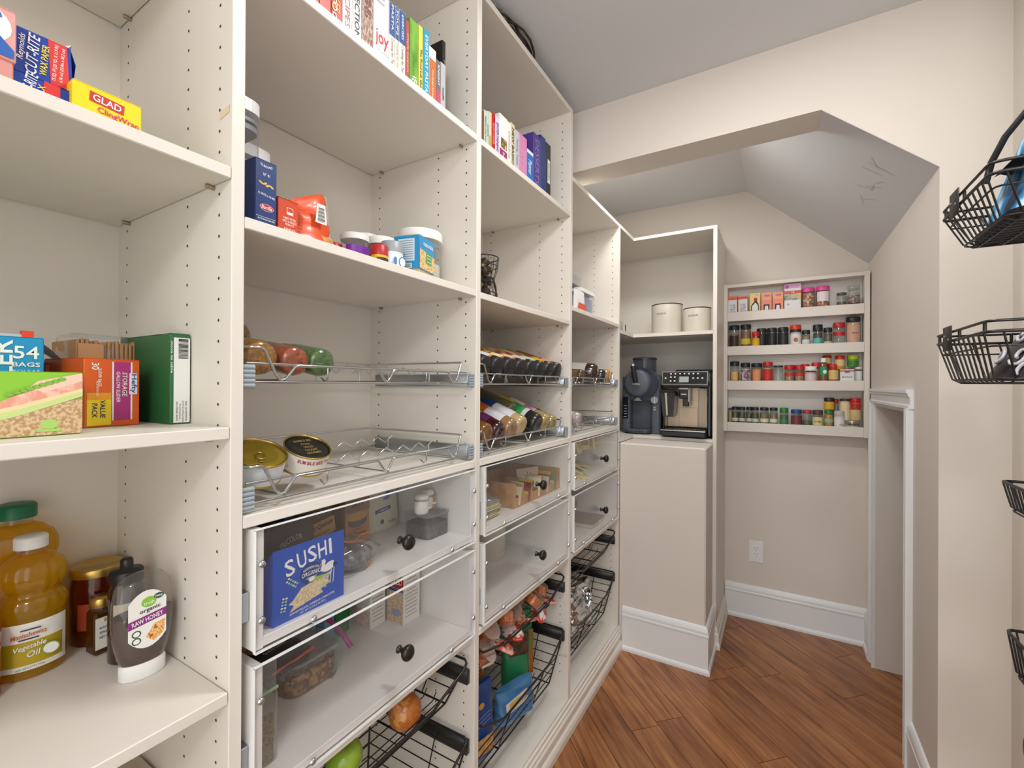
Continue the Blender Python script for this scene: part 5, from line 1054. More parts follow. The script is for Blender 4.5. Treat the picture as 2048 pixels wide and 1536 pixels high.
t = thing('bag_clip', 'red plastic bag clip beside the white one', 'clip', (-.235, 1.245, .39), 0, rot=(0, math.radians(15), math.radians(20))); obj('clip_body', M().box(-.045, .045, -.006, .006, 0, .018, .003).box(.02, .045, -.009, .009, -.006, .024, .003), RED, t)
# ============================================================ fourth bay
t = thing('storage_tub', 'clear tub with white lid and blue-grey contents on the alcove shelf', 'container', (-.145, 2.00, 1.6385), 90)
obj('tub_body', M().prism(rrect(.185, .13, .015), 2, 0, .118), clear('#EEF1F6', .14, '#ffffff', .05, .9), t); obj('contents', M().prism(rrect(.172, .118, .012), 2, .003, .100), mat('#8E93B4', .7), t); obj('lid', M().prism(rrect(.195, .14, .018), 2, .118, .134), mat('#E8E8E6', .4), t)
t = thing('storage_tub', 'small clear box with dark lid edge on top of the tub', 'container', (-.155, 1.935, 1.7730), 90); obj('tub_body', M().prism(rrect(.12, .10, .012), 2, .014, .055), clear('#F4F5F5', .12, '#fff', .05, .9), t); obj('tray_base', M().prism(rrect(.124, .104, .012), 2, 0, .014), mat('#4A4C50', .4), t)
t = thing('snack_pouch', 'white pouch with orange-red foot in front of the tub', 'pouch', (-.055, 1.835, 1.6385), 90); obj('pouch_body', pouch(.11, .03, .10, .3, 71), mat('#E9E7E4', .4), t); patch(t, .0, .025, .09, .035, mat('#D9583A', .4), .014, lift=.003)
def lb(label, y, z, r, L, c, lab=None, x=-.03, tilt=4):
    t = lying('brown_bottle', label, 'bottle', x, y, z, tilt, 'bottles lying in the alcove rack')
    obj('bottle_body', M().lathe([(0, .003), (r * .75, 0), (r, .010), (r, L * .62), (r * .45, L * .78), (r * .42, L)], n=24), mat(c, .12, coat=.9), t)
    if lab: obj('bottle_label', M().lathe([(r * 1.012, L * .18), (r * 1.012, L * .55)], n=24, cap=False), mat(lab, .5), t)
    return t
za = 1.329
lb('short bronze bottle base, leftmost in the alcove rack', 1.835, za + .036, .030, .12, '#4A3A26', '#6E5A3E')
lb('big brown bottle with white label, second in the alcove rack', 2.005, za + .056, .044, .24, '#3A1C10', '#E6E2DC', x=-.035)
lb('black bottle with white label in the alcove rack', 2.108, za + .042, .034, .20, '#15130F', '#DFDFDC')
lb('yellow oil bottle, rightmost in the alcove rack', 2.182, za + .044, .034, .20, '#B98A12', '#E9E4D8')
t = lb('pale pink bottle lying alone in the lower alcove rack', 1.80, 1.139 + .040, .030, .18, '#B8A6A6', '#D8CCCC', tilt=8)
# tea packets and a flat box in the alcove drawers
rr = random.Random(77)
YL = speck('#E0CE6A', '#EFE8C4', 40, .5, '#C9B24A'); GY = speck('#D8C85A', '#8A8A78', 30, .5, '#E9E2B8')
SPK = [(-.05, 1.81, .0, 10, 8), (-.09, 1.86, .016, 40, 20), (-.16, 1.83, .0, -20, 70), (-.075, 1.90, .085, 12, 80), (-.085, 1.99, .09, -10, 78), (-.07, 2.075, .088, 18, 82), (-.095, 2.14, .088, -8, 80), (-.12, 1.95, .012, 65, 25), (-.12, 2.06, .004, 30, 12)]
for k, (x, y, dz, a, tl) in enumerate(SPK):
    t = thing('soup_packet', '%s yellow soup packet in the alcove drawer, %s' % ('upright' if tl > 50 else 'flat', rank(SPK, k)), 'packet', (x, y, .934 + dz), 0, 'yellow packets in the alcove drawer', rot=(0, math.radians(tl), math.radians(a)))
    obj('packet_body', M().box(-.08 if tl > 50 else -.05, .0 if tl > 50 else .05, -.045, .045, -.003, .005, .002), (YL, GY)[k % 2], t); obj('print', M().box(-.06, -.02, -.03, .03, .0049, .0056), mat(('#8A8A70', '#B9A23A')[k % 2], .5), t)
t = thing('cutlery_box', 'flat wooden-lidded dark box in the lower alcove drawer', 'box', (-.10, 1.985, .6865), 92); obj('box_body', M().box(-.085, .085, -.085, .085, 0, .018, .002), mat('#C9BBAA', .5), t); obj('box_lid', M().box(-.087, .087, -.087, .087, .018, .022, .001), mat('#8C7F78', .45), t); patch(t, .02, .009, .022, .010, WHITE, .085)
t = carton('tea_carton', 'grey upright carton at the back of the lower alcove drawer', (-.27, 1.93, .6865), 90, .20, .10, .12, mat('#9C9690', .5))
t = thing('tape_roll', 'red roll standing behind the drawer knob', 'roll', (-.20, 2.11, .6865 + .035), 90); obj('roll_body', M().lathe([(.018, -.012), (.034, -.012), (.035, -.010), (.035, .010), (.034, .012), (.018, .012)], n=26, axis=1, cap=False), mat('#C0483C', .45), t)
# foil bag in the lower basket
t = thing('foil_bag', 'crumpled shiny silver foil bag in the lower alcove basket', 'foil bag', (-.120, 1.975, .190), 80)
FOIL = mat('#D6D8DA', .16, 1.0); m = pouch(.21, .10, .205, .3, 81, 34, 20, .05, .6); rr = random.Random(3)
m.v = [(x + rr.uniform(-.006, .006), y + rr.uniform(-.006, .006), max(0, z + rr.uniform(-.005, .005))) for x, y, z in m.v]; m.sm = [False] * len(m.f); obj('foil_body', m, FOIL, t)
obj('foil_tail', M().grid(lambda u, v: (-.03 + .06 * u + .01 * math.sin(5 * v), -.03 - .05 * v, .19 + .015 * math.sin(6 * u + 3 * v) - .05 * v), 6, 5, False), FOIL, t)
# ============================================================ corner unit: canisters and machines
ENA = mat('#D8D2C4', .38, coat=.15)
def canister(label, x, r, h, word):
    t = thing('canister', label, 'canister', (x, 2.615, 1.6125), 0, 'enamel canisters on the corner shelf')
    obj('canister_body', M().lathe([(r * .97, 0), (r, .004), (r, h - .006)], n=36), ENA, t); obj('rim', M().lathe([(r, h - .006), (r * 1.01, h - .005), (r * 1.01, h - .001), (r * .99, h), (0, h)], n=36), mat('#4A3428', .5), t)
    vs, fs = text_mesh(word); x0 = min(v[0] for v in vs); x1 = max(v[0] for v in vs); y0 = min(v[1] for v in vs); y1 = max(v[1] for v in vs); out = []
    for a, b in vs:
        an = ((a - x0) / (x1 - x0) - .5) * .052 / r - PI / 2 - .15; out.append(((r + .0008) * math.cos(an), (r + .0008) * math.sin(an), h * .63 + ((b - y0) / (y1 - y0)) * .009))
    obj('lettering', M().add(out, fs), mat('#6E675C'), t); return t
canister('larger cream enamel canister lettered FLOUR', .154, .083, .166, 'FLOUR')
canister('smaller cream enamel canister lettered SUGAR', .3125, .0705, .134, 'SUGAR')
t = thing('wire_stand', 'small black metal stand with a glass panel at the corner shelf edge', 'stand', (-.055, 2.475, 1.6125), 90)
obj('stand_frame', M().tube([(-.05, 0, .003), (.05, 0, .003), (.05, 0, .058)], .0028, 6).tube([(-.05, 0, .003), (-.05, .03, .003), (.05, .03, .003), (.05, 0, .003)], .0028, 6).tube([(-.045, .015, .003), (-.045, .015, .125), (-.035, .015, .13)], .0028, 6), BLACKW, t)
obj('glass_panel', M().box(-.048, .046, .012, .015, .005, .075), clear('#EEF2F0', .12, '#fff', .03, 1.0), t)
# slate grey frozen-drink / ice cream machine
t = thing('ice_cream_machine', 'slate grey ice cream machine with round drum and clear hopper', 'kitchen machine', (.0165, 2.59, 1.0525), 0)
SL = mat('#565C66', .45); SLD = mat('#3C424C', .4); SLV = mat('#C9CCD0', .25, .8)
def rbox(x0, x1, y0, y1, z0, z1, r=.02, n=5):     # upright block with rounded vertical edges
    return M().prism([(p[0] + (x0 + x1) / 2, p[1] + (y0 + y1) / 2) for p in rrect(x1 - x0, y1 - y0, r, n)], 2, z0, z1)
obj('body_back', rbox(-.111, .111, .10, .26, .004, .335, .025), SL, t)
obj('body_side', rbox(-.111, -.062, .0, .12, .004, .325, .018), SL, t); obj('body_side', rbox(.055, .111, .0, .12, .004, .325, .018), SL, t)
obj('body_front', M().box(-.075, .07, .006, .11, .190, .325, .006), SL, t)
obj('recess_back', M().box(-.075, .065, .07, .11, .01, .20), SL, t); obj('base', rbox(-.113, .113, .005, .26, 0, .012, .02), SLD, t)
obj('drip_tray', rbox(-.085, .060, -.045, .07, .006, .022, .03), SLD, t); obj('drip_lip', rbox(-.087, .062, -.048, .01, .019, .026, .03), SL, t)
obj('hopper', M().lathe([(.066, .31), (.066, .425)], (.003, .075, 0), 36, cap=False), clear('#AEB6C8', .16, '#C8CCDA', .04, 1.0), t)
obj('hopper_lid', M().lathe([(.069, .424), (.069, .432), (.066, .436), (0, .436)], (.003, .075, 0), 36), SLD, t); obj('hopper_core', M().lathe([(.03, .30), (.03, .35), (.012, .37), (.012, .42)], (.003, .075, 0), 20), SLD, t)
obj('drum_ring', M().lathe([(.088, -.02), (.088, .03)], (.012, 0, .288), 44, axis=1), mat('#2B3346', .3, coat=.4), t)
obj('drum_face', M().lathe([(0, -.046), (.060, -.045), (.072, -.038), (.078, -.024), (.079, .0)], (-.012, 0, .288), 44, axis=1), SL, t); text(t, 'frost maker', -.012, .243, .036, .006, mat('#8A919C'), .0462, lift=.0008) if 0 else None
obj('handle', M().tube([(-.014, -.052, .292), (-.018, -.062, .325), (-.026, -.070, .385)], .0135, 12), mat('#2C2A2A', .4), t); obj('handle_tip', M().lathe([(.013, .383), (.012, .392), (.006, .398), (0, .399)], (-.0265, -.0705, 0), 14), SLV, t)
obj('handle_pivot', M().lathe([(.010, -.062), (.010, -.046)], (-.013, 0, .285), 14, axis=1).rod((-.034, -.054, .283), (.010, -.054, .279), .006, 8), SLV, t)
obj('spout', M().prism([(-.032, .188), (.016, .188), (.006, .197), (-.003, .206), (-.012, .206), (-.02, .197)], 1, -.040, -.008), SLV, t)
obj('dial', M().lathe([(.020, -.012), (.020, .004)], (.079, 0, .193), 26, axis=1).box(.077, .081, -.016, -.012, .178, .208), SLV, t)
obj('control_panel', M().box(-.1045, -.073, -.0015, .004, .082, .208, .001), mat('#101826', .15, coat=.5), t)
for k in range(5): obj('panel_mark', M().box(-.098 + .004 * (k % 2), -.080, -.0022, -.0014, .092 + k * .016, .0945 + k * .016), mat('#C8CED8'), t)
for k in range(2): obj('side_mark', M().box(.071, .085, -.0008, .0002, .135 + k * .012, .143 + k * .012, .0003), mat('#AEB4BC'), t)
# espresso machine
t = thing('coffee_machine', 'black and champagne espresso machine with glossy touch panel and milk jug', 'coffee machine', (.270, 2.52, 1.0525), 0)
BK = mat('#17171A', .28, coat=.4); CH = mat('#C3AE96', .34, .55); CHD = mat('#A89884', .36, .6)
obj('body', M().box(-.115, .128, .10, .33, .012, .345, .012), BK, t); obj('body_side', M().box(-.115, -.106, .0, .12, .04, .30, .003), BK, t); obj('body_side', M().box(.108, .128, -.005, .12, .012, .345, .006), BK, t)
obj('top_cover', M().box(-.065, .125, .06, .32, .345, .362, .008), mat('#1C1C1E', .35), t)
obj('head', M().box(-.116, .120, -.03, .12, .265, .300, .006), BK, t)
m = M().prism([(-.040, .280), (.02, .280), (.02, .350), (-.022, .350)], 0, -.114, .114); obj('panel_frame', m, mat('#B9BDC2', .2, .9), t)
nrm = Vector((0, -.07, -.018)).normalized()
def pan(x, v): return (x, -.0405 + .018 * v - .0008, .2805 + .068 * v)
def pq(x0, x1, v0, v1, e=0): return M().add([(pan(x0, v0)[0], pan(x0, v0)[1] - e, pan(x0, v0)[2]), (x1, pan(x1, v0)[1] - e, pan(x1, v0)[2]), (x1, pan(x1, v1)[1] - e, pan(x1, v1)[2]), (x0, pan(x0, v1)[1] - e, pan(x0, v1)[2])], [(0, 1, 2, 3)])
obj('touch_panel', pq(-.110, .110, .06, .95), mat('#0E1216', .06, coat=1.0), t); obj('display', pq(-.025, .022, .18, .62, .0006), mat('#A9B4B4', .2), t)
ic = mat('#E8EEF2', .3)
for x, v in [(-.095, .5), (-.068, .58), (-.048, .58), (-.068, .28), (-.048, .28), (-.068, .84), (-.046, .84), (-.022, .84), (.0, .84), (.022, .84), (.044, .84), (.066, .84), (.044, .5), (.066, .5), (.088, .5)]: obj('touch_icon', pq(x - .004, x + .004, v - .05, v + .05, .0007), ic, t)
obj('back_plate', M().box(-.105, .055, .085, .102, .05, .262), CH, t); obj('back_door', M().box(-.045, .05, .080, .086, .05, .155, .001), CH, t); obj('side_door', M().box(.055, .104, .07, .102, .05, .262, .002), CHD, t)
obj('arch_trim', M().tube([(-.09, .04, .263), (.06, .03, .263), (.085, .03, .258), (.099, .03, .243), (.104, .03, .215), (.108, .02, .05)], .0022, 6), CHROME, t)
obj('spout_block', M().box(-.030, .020, -.012, .06, .205, .270, .004).box(-.012, .020, -.008, .04, .165, .21, .003), BK, t); obj('spout_trim', M().box(.017, .021, -.014, -.008, .19, .262).box(-.030, .022, -.014, -.009, .255, .263), CHROME, t); obj('spout_plate', M().box(-.020, .008, -.0135, -.012, .226, .232), mat('#D9DCE0'), t)
obj('milk_arm', M().tube([(-.052, .01, .235), (-.04, .0, .228), (-.028, .0, .222)], .008, 8), BK, t)
obj('milk_jug', M().prism([(-.126, .238), (-.050, .238), (-.056, .108), (-.110, .108)], 1, -.02, .05), mat('#202022', .3, coat=.3), t); obj('jug_trim', M().prism([(-.101, .235), (-.091, .235), (-.085, .120), (-.092, .112)], 1, -.022, -.0198), mat('#CFC6B4', .3, .5), t); obj('jug_window', M().prism([(-.122, .222), (-.104, .222), (-.097, .12), (-.110, .12)], 1, -.0212, -.0202), mat('#3C3C40', .2), t); obj('jug_lid', M().box(-.130, -.05, -.025, .055, .238, .256, .004), BK, t)
obj('drip_tray', M().box(-.118, .108, -.055, .10, .008, .038, .006), mat('#1E2224', .35), t); obj('tray_trim', M().box(-.116, .106, -.057, .0, .036, .042, .001), mat('#B9BCBE', .2, .9), t)
m = M()
for k in range(14): m.box(-.104 + k * .0145, -.094 + k * .0145, -.045, .075, .042, .0436)
stuff(obj('drip_grate', m, mat('#3A3A3C', .3, .8), t))
for x in (-.085, .09):
    for y in (-.025, .29): obj('foot', M().lathe([(.008, 0), (.008, .013)], (x, y, 0), 10), BLACK, t)
t = thing('water_tank', 'grey clear-sided water tank standing beside the coffee machine', 'tank', (.4015, 2.70, 1.0525), 0) if 0 else None
# ============================================================ spice rack jars
GS = 'spice jars in the wall rack'
Y0 = 2.8685
def sp(row, label, cx, w, top, lid, lid_h, fill, to=.8, lab=None, lz=(.1, .6), y=Y0, z=None, lid_r=1.0, **k):
    zf = (1.7072, 1.5142, 1.3202, 1.0872)[row] if z is None else z
    y = min(max(y, 2.8372 + w / 2), 2.904 - w / 2)
    return jar('spice_jar', label, 'spice jar', (cx, y, zf), w / 2 * .97, top - zf, lid, lid_h, fill, to, lab, lz, group='spice jars on rack shelf %d' % (row + 1), n=14, lid_r=lid_r, **k)
LB_ = mat('#20242A', .4); LR = mat('#C01E22', .38); LO = mat('#D63A1E', .38); LG = mat('#2E7A34', .4)
PK_ = mat('#E0509A', .38)
# row 1: extract boxes, sprinkle jars
def ebox(label, cx, w, top, c, y=2.862):
    t = carton('extract_box', label, (cx, y, 1.7074), 0, w, .04, top - 1.7074, mat(c, .45), group='small boxes on the top rack shelf'); return t
for k, (cx, lbl) in enumerate(((.468, 'white and red box with scribble print, leftmost on the rack'), (.520, 'second white and red box with scribble print'))):
    t = ebox(lbl, cx, .049, 1.838 - k * .006, '#E88A5A'); h = t.location.z; patch(t, .0, .055, .045, .108, mat('#E6E4E6', .45), .02); patch(t, .0, .058, .03, .05, speck('#E6E4E6', '#9AA4B4', 150, .5), .02, lift=.0008); patch(t, 0, .116, .045, .014, mat('#D8462E', .4), .02, lift=.0007)
t = ebox('yellow box printed with a red-capped bottle', .580, .052, 1.844, '#EFD58A'); poly(t, [(-.020, .040), (-.020, .065), (-.012, .080), (-.004, .088), (-.004, .100), (.010, .100), (.010, .088), (.016, .080), (.020, .065), (.020, .040)], mat('#2A1A12'), .02); poly(t, [(-.015, .040), (-.015, .064), (.0, .082), (.003, .084), (.015, .066), (.015, .040)], mat('#ECE8E4'), .02, lift=.0008); patch(t, .003, .103, .016, .016, mat('#B02030'), .02, lift=.0008); patch(t, .01, .125, .02, .012, mat('#E9B7A0'), .02)
for k, cx in enumerate((.636, .690)):
    t = ebox('orange-pink extract box with pink script, %s of two alike' % ('left', 'right')[k], cx, .049, 1.842 - k * .003, '#F0A76A'); patch(t, 0, .050, .049, .09, mat('#EE8A72', .45), .02); oval(t, .002, .118, .015, .007, mat('#D878C0'), .02); text(t, 'Wilton', .002, .118, .026, .010, mat('#B84AA0'), .02, lift=.0008); poly(t, [(-.014, .03), (-.014, .07), (.014, .07), (.014, .03)], mat('#2A1E1A'), .02, lift=.0007); poly(t, [(-.010, .03), (-.006, .062), (.007, .062), (.010, .03)], mat('#E4E2E6'), .02, lift=.0010)
t = ebox('tall decorating tip pack with pink header and landscape band', .758, .076, 1.878, '#E4E2E6'); d = .02; patch(t, 0, .158, .076, .024, mat('#D49AC4', .4), d); oval(t, -.026, .155, .010, .010, mat('#B04AA0'), d, lift=.0008); text(t, 'Decorating', .01, .158, .036, .006, mat('#6A3A86'), d, lift=.0008); patch(t, 0, .125, .076, .016, mat('#D0442E', .4), d); text(t, '12', .002, .125, .012, .009, WHITE, d, lift=.0008); patch(t, 0, .100, .076, .034, speck('#D9C27A', '#5E8A86', 40, .5, '#C8B8A0'), d); text(t, 'W', -.020, .06, .012, .010, mat('#5A4A9A'), d)
SPR = speck('#C9824A', '#E8D8C0', 130, .4, '#A04A2A', kind='VORONOI')
sp(0, 'sprinkle jar with pink lid, left of two', .829, .060, 1.850, PK_, .022, SPR, .95); sp(0, 'sprinkle jar with pink lid and clear top, right of two', .893, .063, 1.852, PK_, .022, SPR, .6, mat('#E9DCE4', .4), (.45, .8), la=55)
sp(0, 'small jar with dark lid on the top rack shelf', .974, .044, 1.811, mat('#4A4A44', .4), .010, mat('#6A5A3A', .6), .6)
t = jar('peppercorn_grinder', 'clear grinder jar standing on its black cap, rightmost on top', 'spice jar', (1.023, Y0, 1.7072), .026, .136, GLASS, .02, speck('#7A4A44', '#C9B0A8', 90, .5), .75, group='spice jars on rack shelf 1', n=14); obj('grinder_base', M().lathe([(.0275, 0), (.0275, .045)], n=16), LB_, t)
# row 2
TAN = speck('#A87A54', '#8A5A3C', 120, .6)
sp(1, 'square-shouldered jar of brown spice with black lid, leftmost on second shelf', .475, .055, 1.673, LB_, .024, TAN, .8, mat('#3A2420', .45), (.0, .62), la=50); sp(1, 'jar with yellow-green label and black lid on second shelf', .534, .055, 1.674, LB_, .024, TAN, .9, mat('#D9C23A', .45), (.30, .50), la=70)
sp(1, 'short yellow jar with bright red lid on second shelf', .585, .040, 1.630, LR, .026, mat('#E8B81E', .4), .9, mat('#E8B41A', .4), (.05, .62), y=2.852)
BKL = mat('#26262A', .4)
for k, (cx, w) in enumerate(((.612, .050), (.662, .050), (.715, .052))): sp(1, 'black-lidded jar with dark label, %s of three alike' % ('left', 'middle', 'right')[k], cx, w, 1.649, LB_, .022, mat('#4A3A30', .6), .9, BKL, (.0, .78), y=2.882)
t = sp(1, 'white-labelled jar with orange-red lid and black collar', .773, .053, 1.657, LO, .026, mat('#D9D2C8', .5), .9, mat('#E6E2DC', .45), (.05, .66)); obj('collar', M().lathe([(.0262, .104), (.0262, .118)], n=16), LB_, t); oval(t, 0, .062, .010, .012, mat('#B05A4A'), .0262, lift=.001)
sp(1, 'short black-lidded jar with white label on second shelf', .820, .038, 1.627, LB_, .020, mat('#A08A5A', .5), .85, mat('#D8DCE4', .45), (.3, .55))
sp(1, 'tiny low jar between taller ones on second shelf', .846, .018, 1.580, None, .008, mat('#B8B8B4', .5), .8)
t = sp(1, 'black pepper grinder with teal label', .872, .042, 1.653, LB_, .034, mat('#4A4640', .6), .9, mat('#5FB8AE', .45), (.08, .48), lid_r=1.08)
sp(1, 'black-lidded jar with pale band, right of the grinder', .916, .039, 1.634, LB_, .022, speck('#7A7458', '#55503A', 120), .9, mat('#CFC8A8', .45), (.25, .40)); sp(1, 'clear jar with red lid and red band on second shelf', .963, .054, 1.657, LR, .022, mat('#B9ACA4', .5), .3, mat('#B8262A', .45), (.52, .66))
t = sp(1, 'large jar of pink salt with black lid, rightmost on second shelf', 1.022, .062, 1.682, LB_, .022, mat('#D8AE98', .6), .95, mat('#D4A890', .5), (.1, .74), la=60); text(t, 'PINK SALT', .006, .085, .026, .008, mat('#4A3A34'), .0305, lift=.001)
# row 3
YEL = speck('#E0A81E', '#C98A10', 120, .6)
sp(2, 'jar of yellow turmeric with black lid, leftmost on third shelf', .478, .050, 1.467, LB_, .024, YEL, .72, mat('#E0B878', .45), (.2, .6), la=40); sp(2, 'jar with colourful white label and black lid', .533, .050, 1.458, LB_, .022, mat('#D8CFC4', .5), .9, speck('#DCDCE0', '#B04A4A', 60, .5, '#6A7AA0'), (.1, .7)); sp(2, 'jar of orange spice with black lid', .589, .056, 1.455, LB_, .020, mat('#DF8A3A', .6), .9, mat('#E8976A', .45), (.1, .7), la=40)
sp(2, 'red-lidded jar with red and cream label on third shelf', .643, .050, 1.460, LR, .022, mat('#C9B08A', .5), .9, mat('#C8302A', .45), (.25, .72)); sp(2, 'clear empty-looking jar with thin dark lid', .693, .049, 1.440, LB_, .008, mat('#C8C6C2', .5), .3)
for k, cx in enumerate((.745, .790)): sp(2, 'red-lidded jar with green and red flakes, %s one' % ('left', 'right')[k], cx, (.048, .044)[k], 1.442, LR, .024, speck('#8A9A5A', '#B84A3A', 70, .5, '#C8B89A'), .7, mat('#C4382E', .45), (.5, .66))
sp(2, 'red-lidded jar half hidden behind the white-lidded jar', .818, .040, 1.446, LR, .024, mat('#B0442E', .5), .9, y=2.886); sp(2, 'white-lidded jar with pale pink label on third shelf', .842, .056, 1.433, mat('#E8E8E6', .4), .022, mat('#D0B8B4', .5), .9, mat('#D8C8C8', .45), (.05, .66), y=2.850); sp(2, 'tall red-lidded jar behind the sauce bottle', .868, .046, 1.453, LR, .024, mat('#B8503A', .5), .9, y=2.888)
t = sp(2, 'brown sauce bottle with white cap and green label', .897, .038, 1.476, mat('#EDEDEA', .4), .022, mat('#8A4A1E', .2), .96, mat('#2F9A62', .45), (.42, .70), y=2.852, neck=.6, lid_r=.72); oval(t, .004, .083, .008, .010, WHITE, .019, lift=.0008)
sp(2, 'red-capped tin with cream label, lower one of a pair', .939, .046, 1.442, LR, .018, mat('#B02A22', .4), .9, mat('#DCC07A', .45), (.35, .75), opaque=True, y=2.862); sp(2, 'red-capped cream spice tin standing on another, left', .914, .040, 1.490, LR, .016, mat('#B8402E', .4), .9, mat('#D8BE86', .45), (.1, .70), opaque=True, z=1.4425, y=2.885)
t = carton('salt_box', 'white box with red stripe and blue mark on third shelf', (.995, 2.858, 1.3204), 0, .058, .045, .094, mat('#E4E4E2', .45), group='spice jars on rack shelf 3'); patch(t, 0, .086, .058, .006, mat('#C8504A'), .0225); patch(t, 0, .080, .02, .006, mat('#5A5AA8'), .0225, lift=.0007); text(t, 'MUSTARD', 0, .055, .042, .007, mat('#6A6A6A'), .0225)
sp(2, 'red-capped gold tin standing on the white box', .967, .042, 1.486, LR, .016, mat('#C8963A', .4), .9, mat('#DFC88A', .45), (.25, .70), opaque=True, z=1.4152, y=2.862)
sp(2, 'white spice jar with grey lid at right end of third shelf', 1.043, .034, 1.427, mat('#DADADA', .4), .010, mat('#C8C4A0', .5), .8, mat('#E4E6E4', .45), (.2, .8)); t = sp(2, 'lime green spice tin standing on top at far right', 1.021, .048, 1.487, mat('#B8CC2A', .4), .020, mat('#5AA03A', .4), .9, mat('#3F8A34', .45), (.1, .5), opaque=True, z=1.4290, y=2.868, lid_r=1.0)
# row 4
HB_ = speck('#6A6A44', '#4A4A2E', 120, .7)
sp(3, 'narrow tan jar cut off by the rack stile on bottom shelf', .456, .020, 1.201, mat('#4A4A40', .4), .012, mat('#B8A26A', .6), .9)
for k, (cx, w) in enumerate(((.482, .038), (.517, .034), (.553, .034), (.583, .036))): sp(3, 'herb jar with dark lid and pale band, %s from left' % ('second', 'third', 'fourth', 'fifth')[k], cx, w, 1.209, LB_, .016, HB_, .85, mat('#D8D4C0', .45), (.33, .48), y=Y0 + (.006 if k % 2 == 0 else -.004))
for k, (cx, w) in enumerate(((.627, .044), (.672, .039))): sp(3, 'wider herb jar with dark lid and cream band, %s of two' % ('left', 'right')[k], cx, w, 1.209, LB_, .016, speck('#7A6A4A', '#9A8A5A', 110, .7), .85, mat('#E2DEC8', .45), (.33, .50))
sp(3, 'herb jar with green lid on bottom shelf', .721, .042, 1.210, LG, .026, mat('#5A6A4A', .6), .85, mat('#4A8A5A', .45), (.3, .5)); sp(3, 'maroon-labelled jar with blue lid', .778, .052, 1.202, mat('#1D4A86', .4), .020, mat('#6A3A3A', .6), .85, mat('#7A3A40', .45), (.1, .72)); sp(3, 'clear jar with dull red lid on bottom shelf', .826, .044, 1.201, mat('#A83A40', .4), .018, mat('#5E6650', .6), .6); t = sp(3, 'brown-lidded jar with cream label printed in black', .873, .048, 1.202, mat('#5A3A34', .4), .022, mat('#B8A86A', .6), .85, mat('#E4D89A', .45), (.05, .68)); text(t, 'NUTMEG', 0, .055, .034, .007, mat('#3A3424'), .0240, lift=.001)
sp(3, 'yellow spice jar with green lid, under the black-lidded one', .921, .040, 1.204, LG, .018, YEL, .95, mat('#9AB8A8', .45), (.45, .62)); sp(3, 'yellow jar with black lid stacked on the green-lidded jar', .922, .045, 1.268, LB_, .018, mat('#E0A620', .5), .95, mat('#E2AC2C', .45), (.05, .68), z=1.2045)
sp(3, 'slim red-lidded bottle behind the stacked yellow jar', .954, .022, 1.262, LR, .022, mat('#9A8A86', .5), .9, y=2.892)
t = sp(3, 'white jar with grey lid and small print on bottom shelf', .965, .047, 1.202, mat('#BEB8B4', .4), .026, mat('#DDDAD6', .5), .9, mat('#E8E6E2', .45), (.05, .62), opaque=True, y=2.856); text(t, 'salt', .006, .045, .016, .010, mat('#A0685A'), .0235, lift=.001)
sp(3, 'cream tapered jar with dark lid stacked at the back', .990, .048, 1.263, mat('#4A423A', .4), .010, mat('#E2D4AC', .5), .95, mat('#E6DAB4', .45), (.1, .7), opaque=True, z=1.0872, y=2.886)
t = jar('spice_jar', 'flat glass jar with silver lid at bottom right', 'spice jar', (1.018, 2.856, 1.0872), .031, .068, mat('#A8A49A', .3, .7), .014, mat('#C8BFA0', .5), .8, group='spice jars on rack shelf 4', n=18)
sp(3, 'red and cream spice tin with red lid, far right on top of the flat jar', 1.032, .046, 1.268, LR, .024, mat('#D9C48A', .4), .9, mat('#B8332E', .45), (.48, .76), opaque=True, z=1.1555, y=2.866)
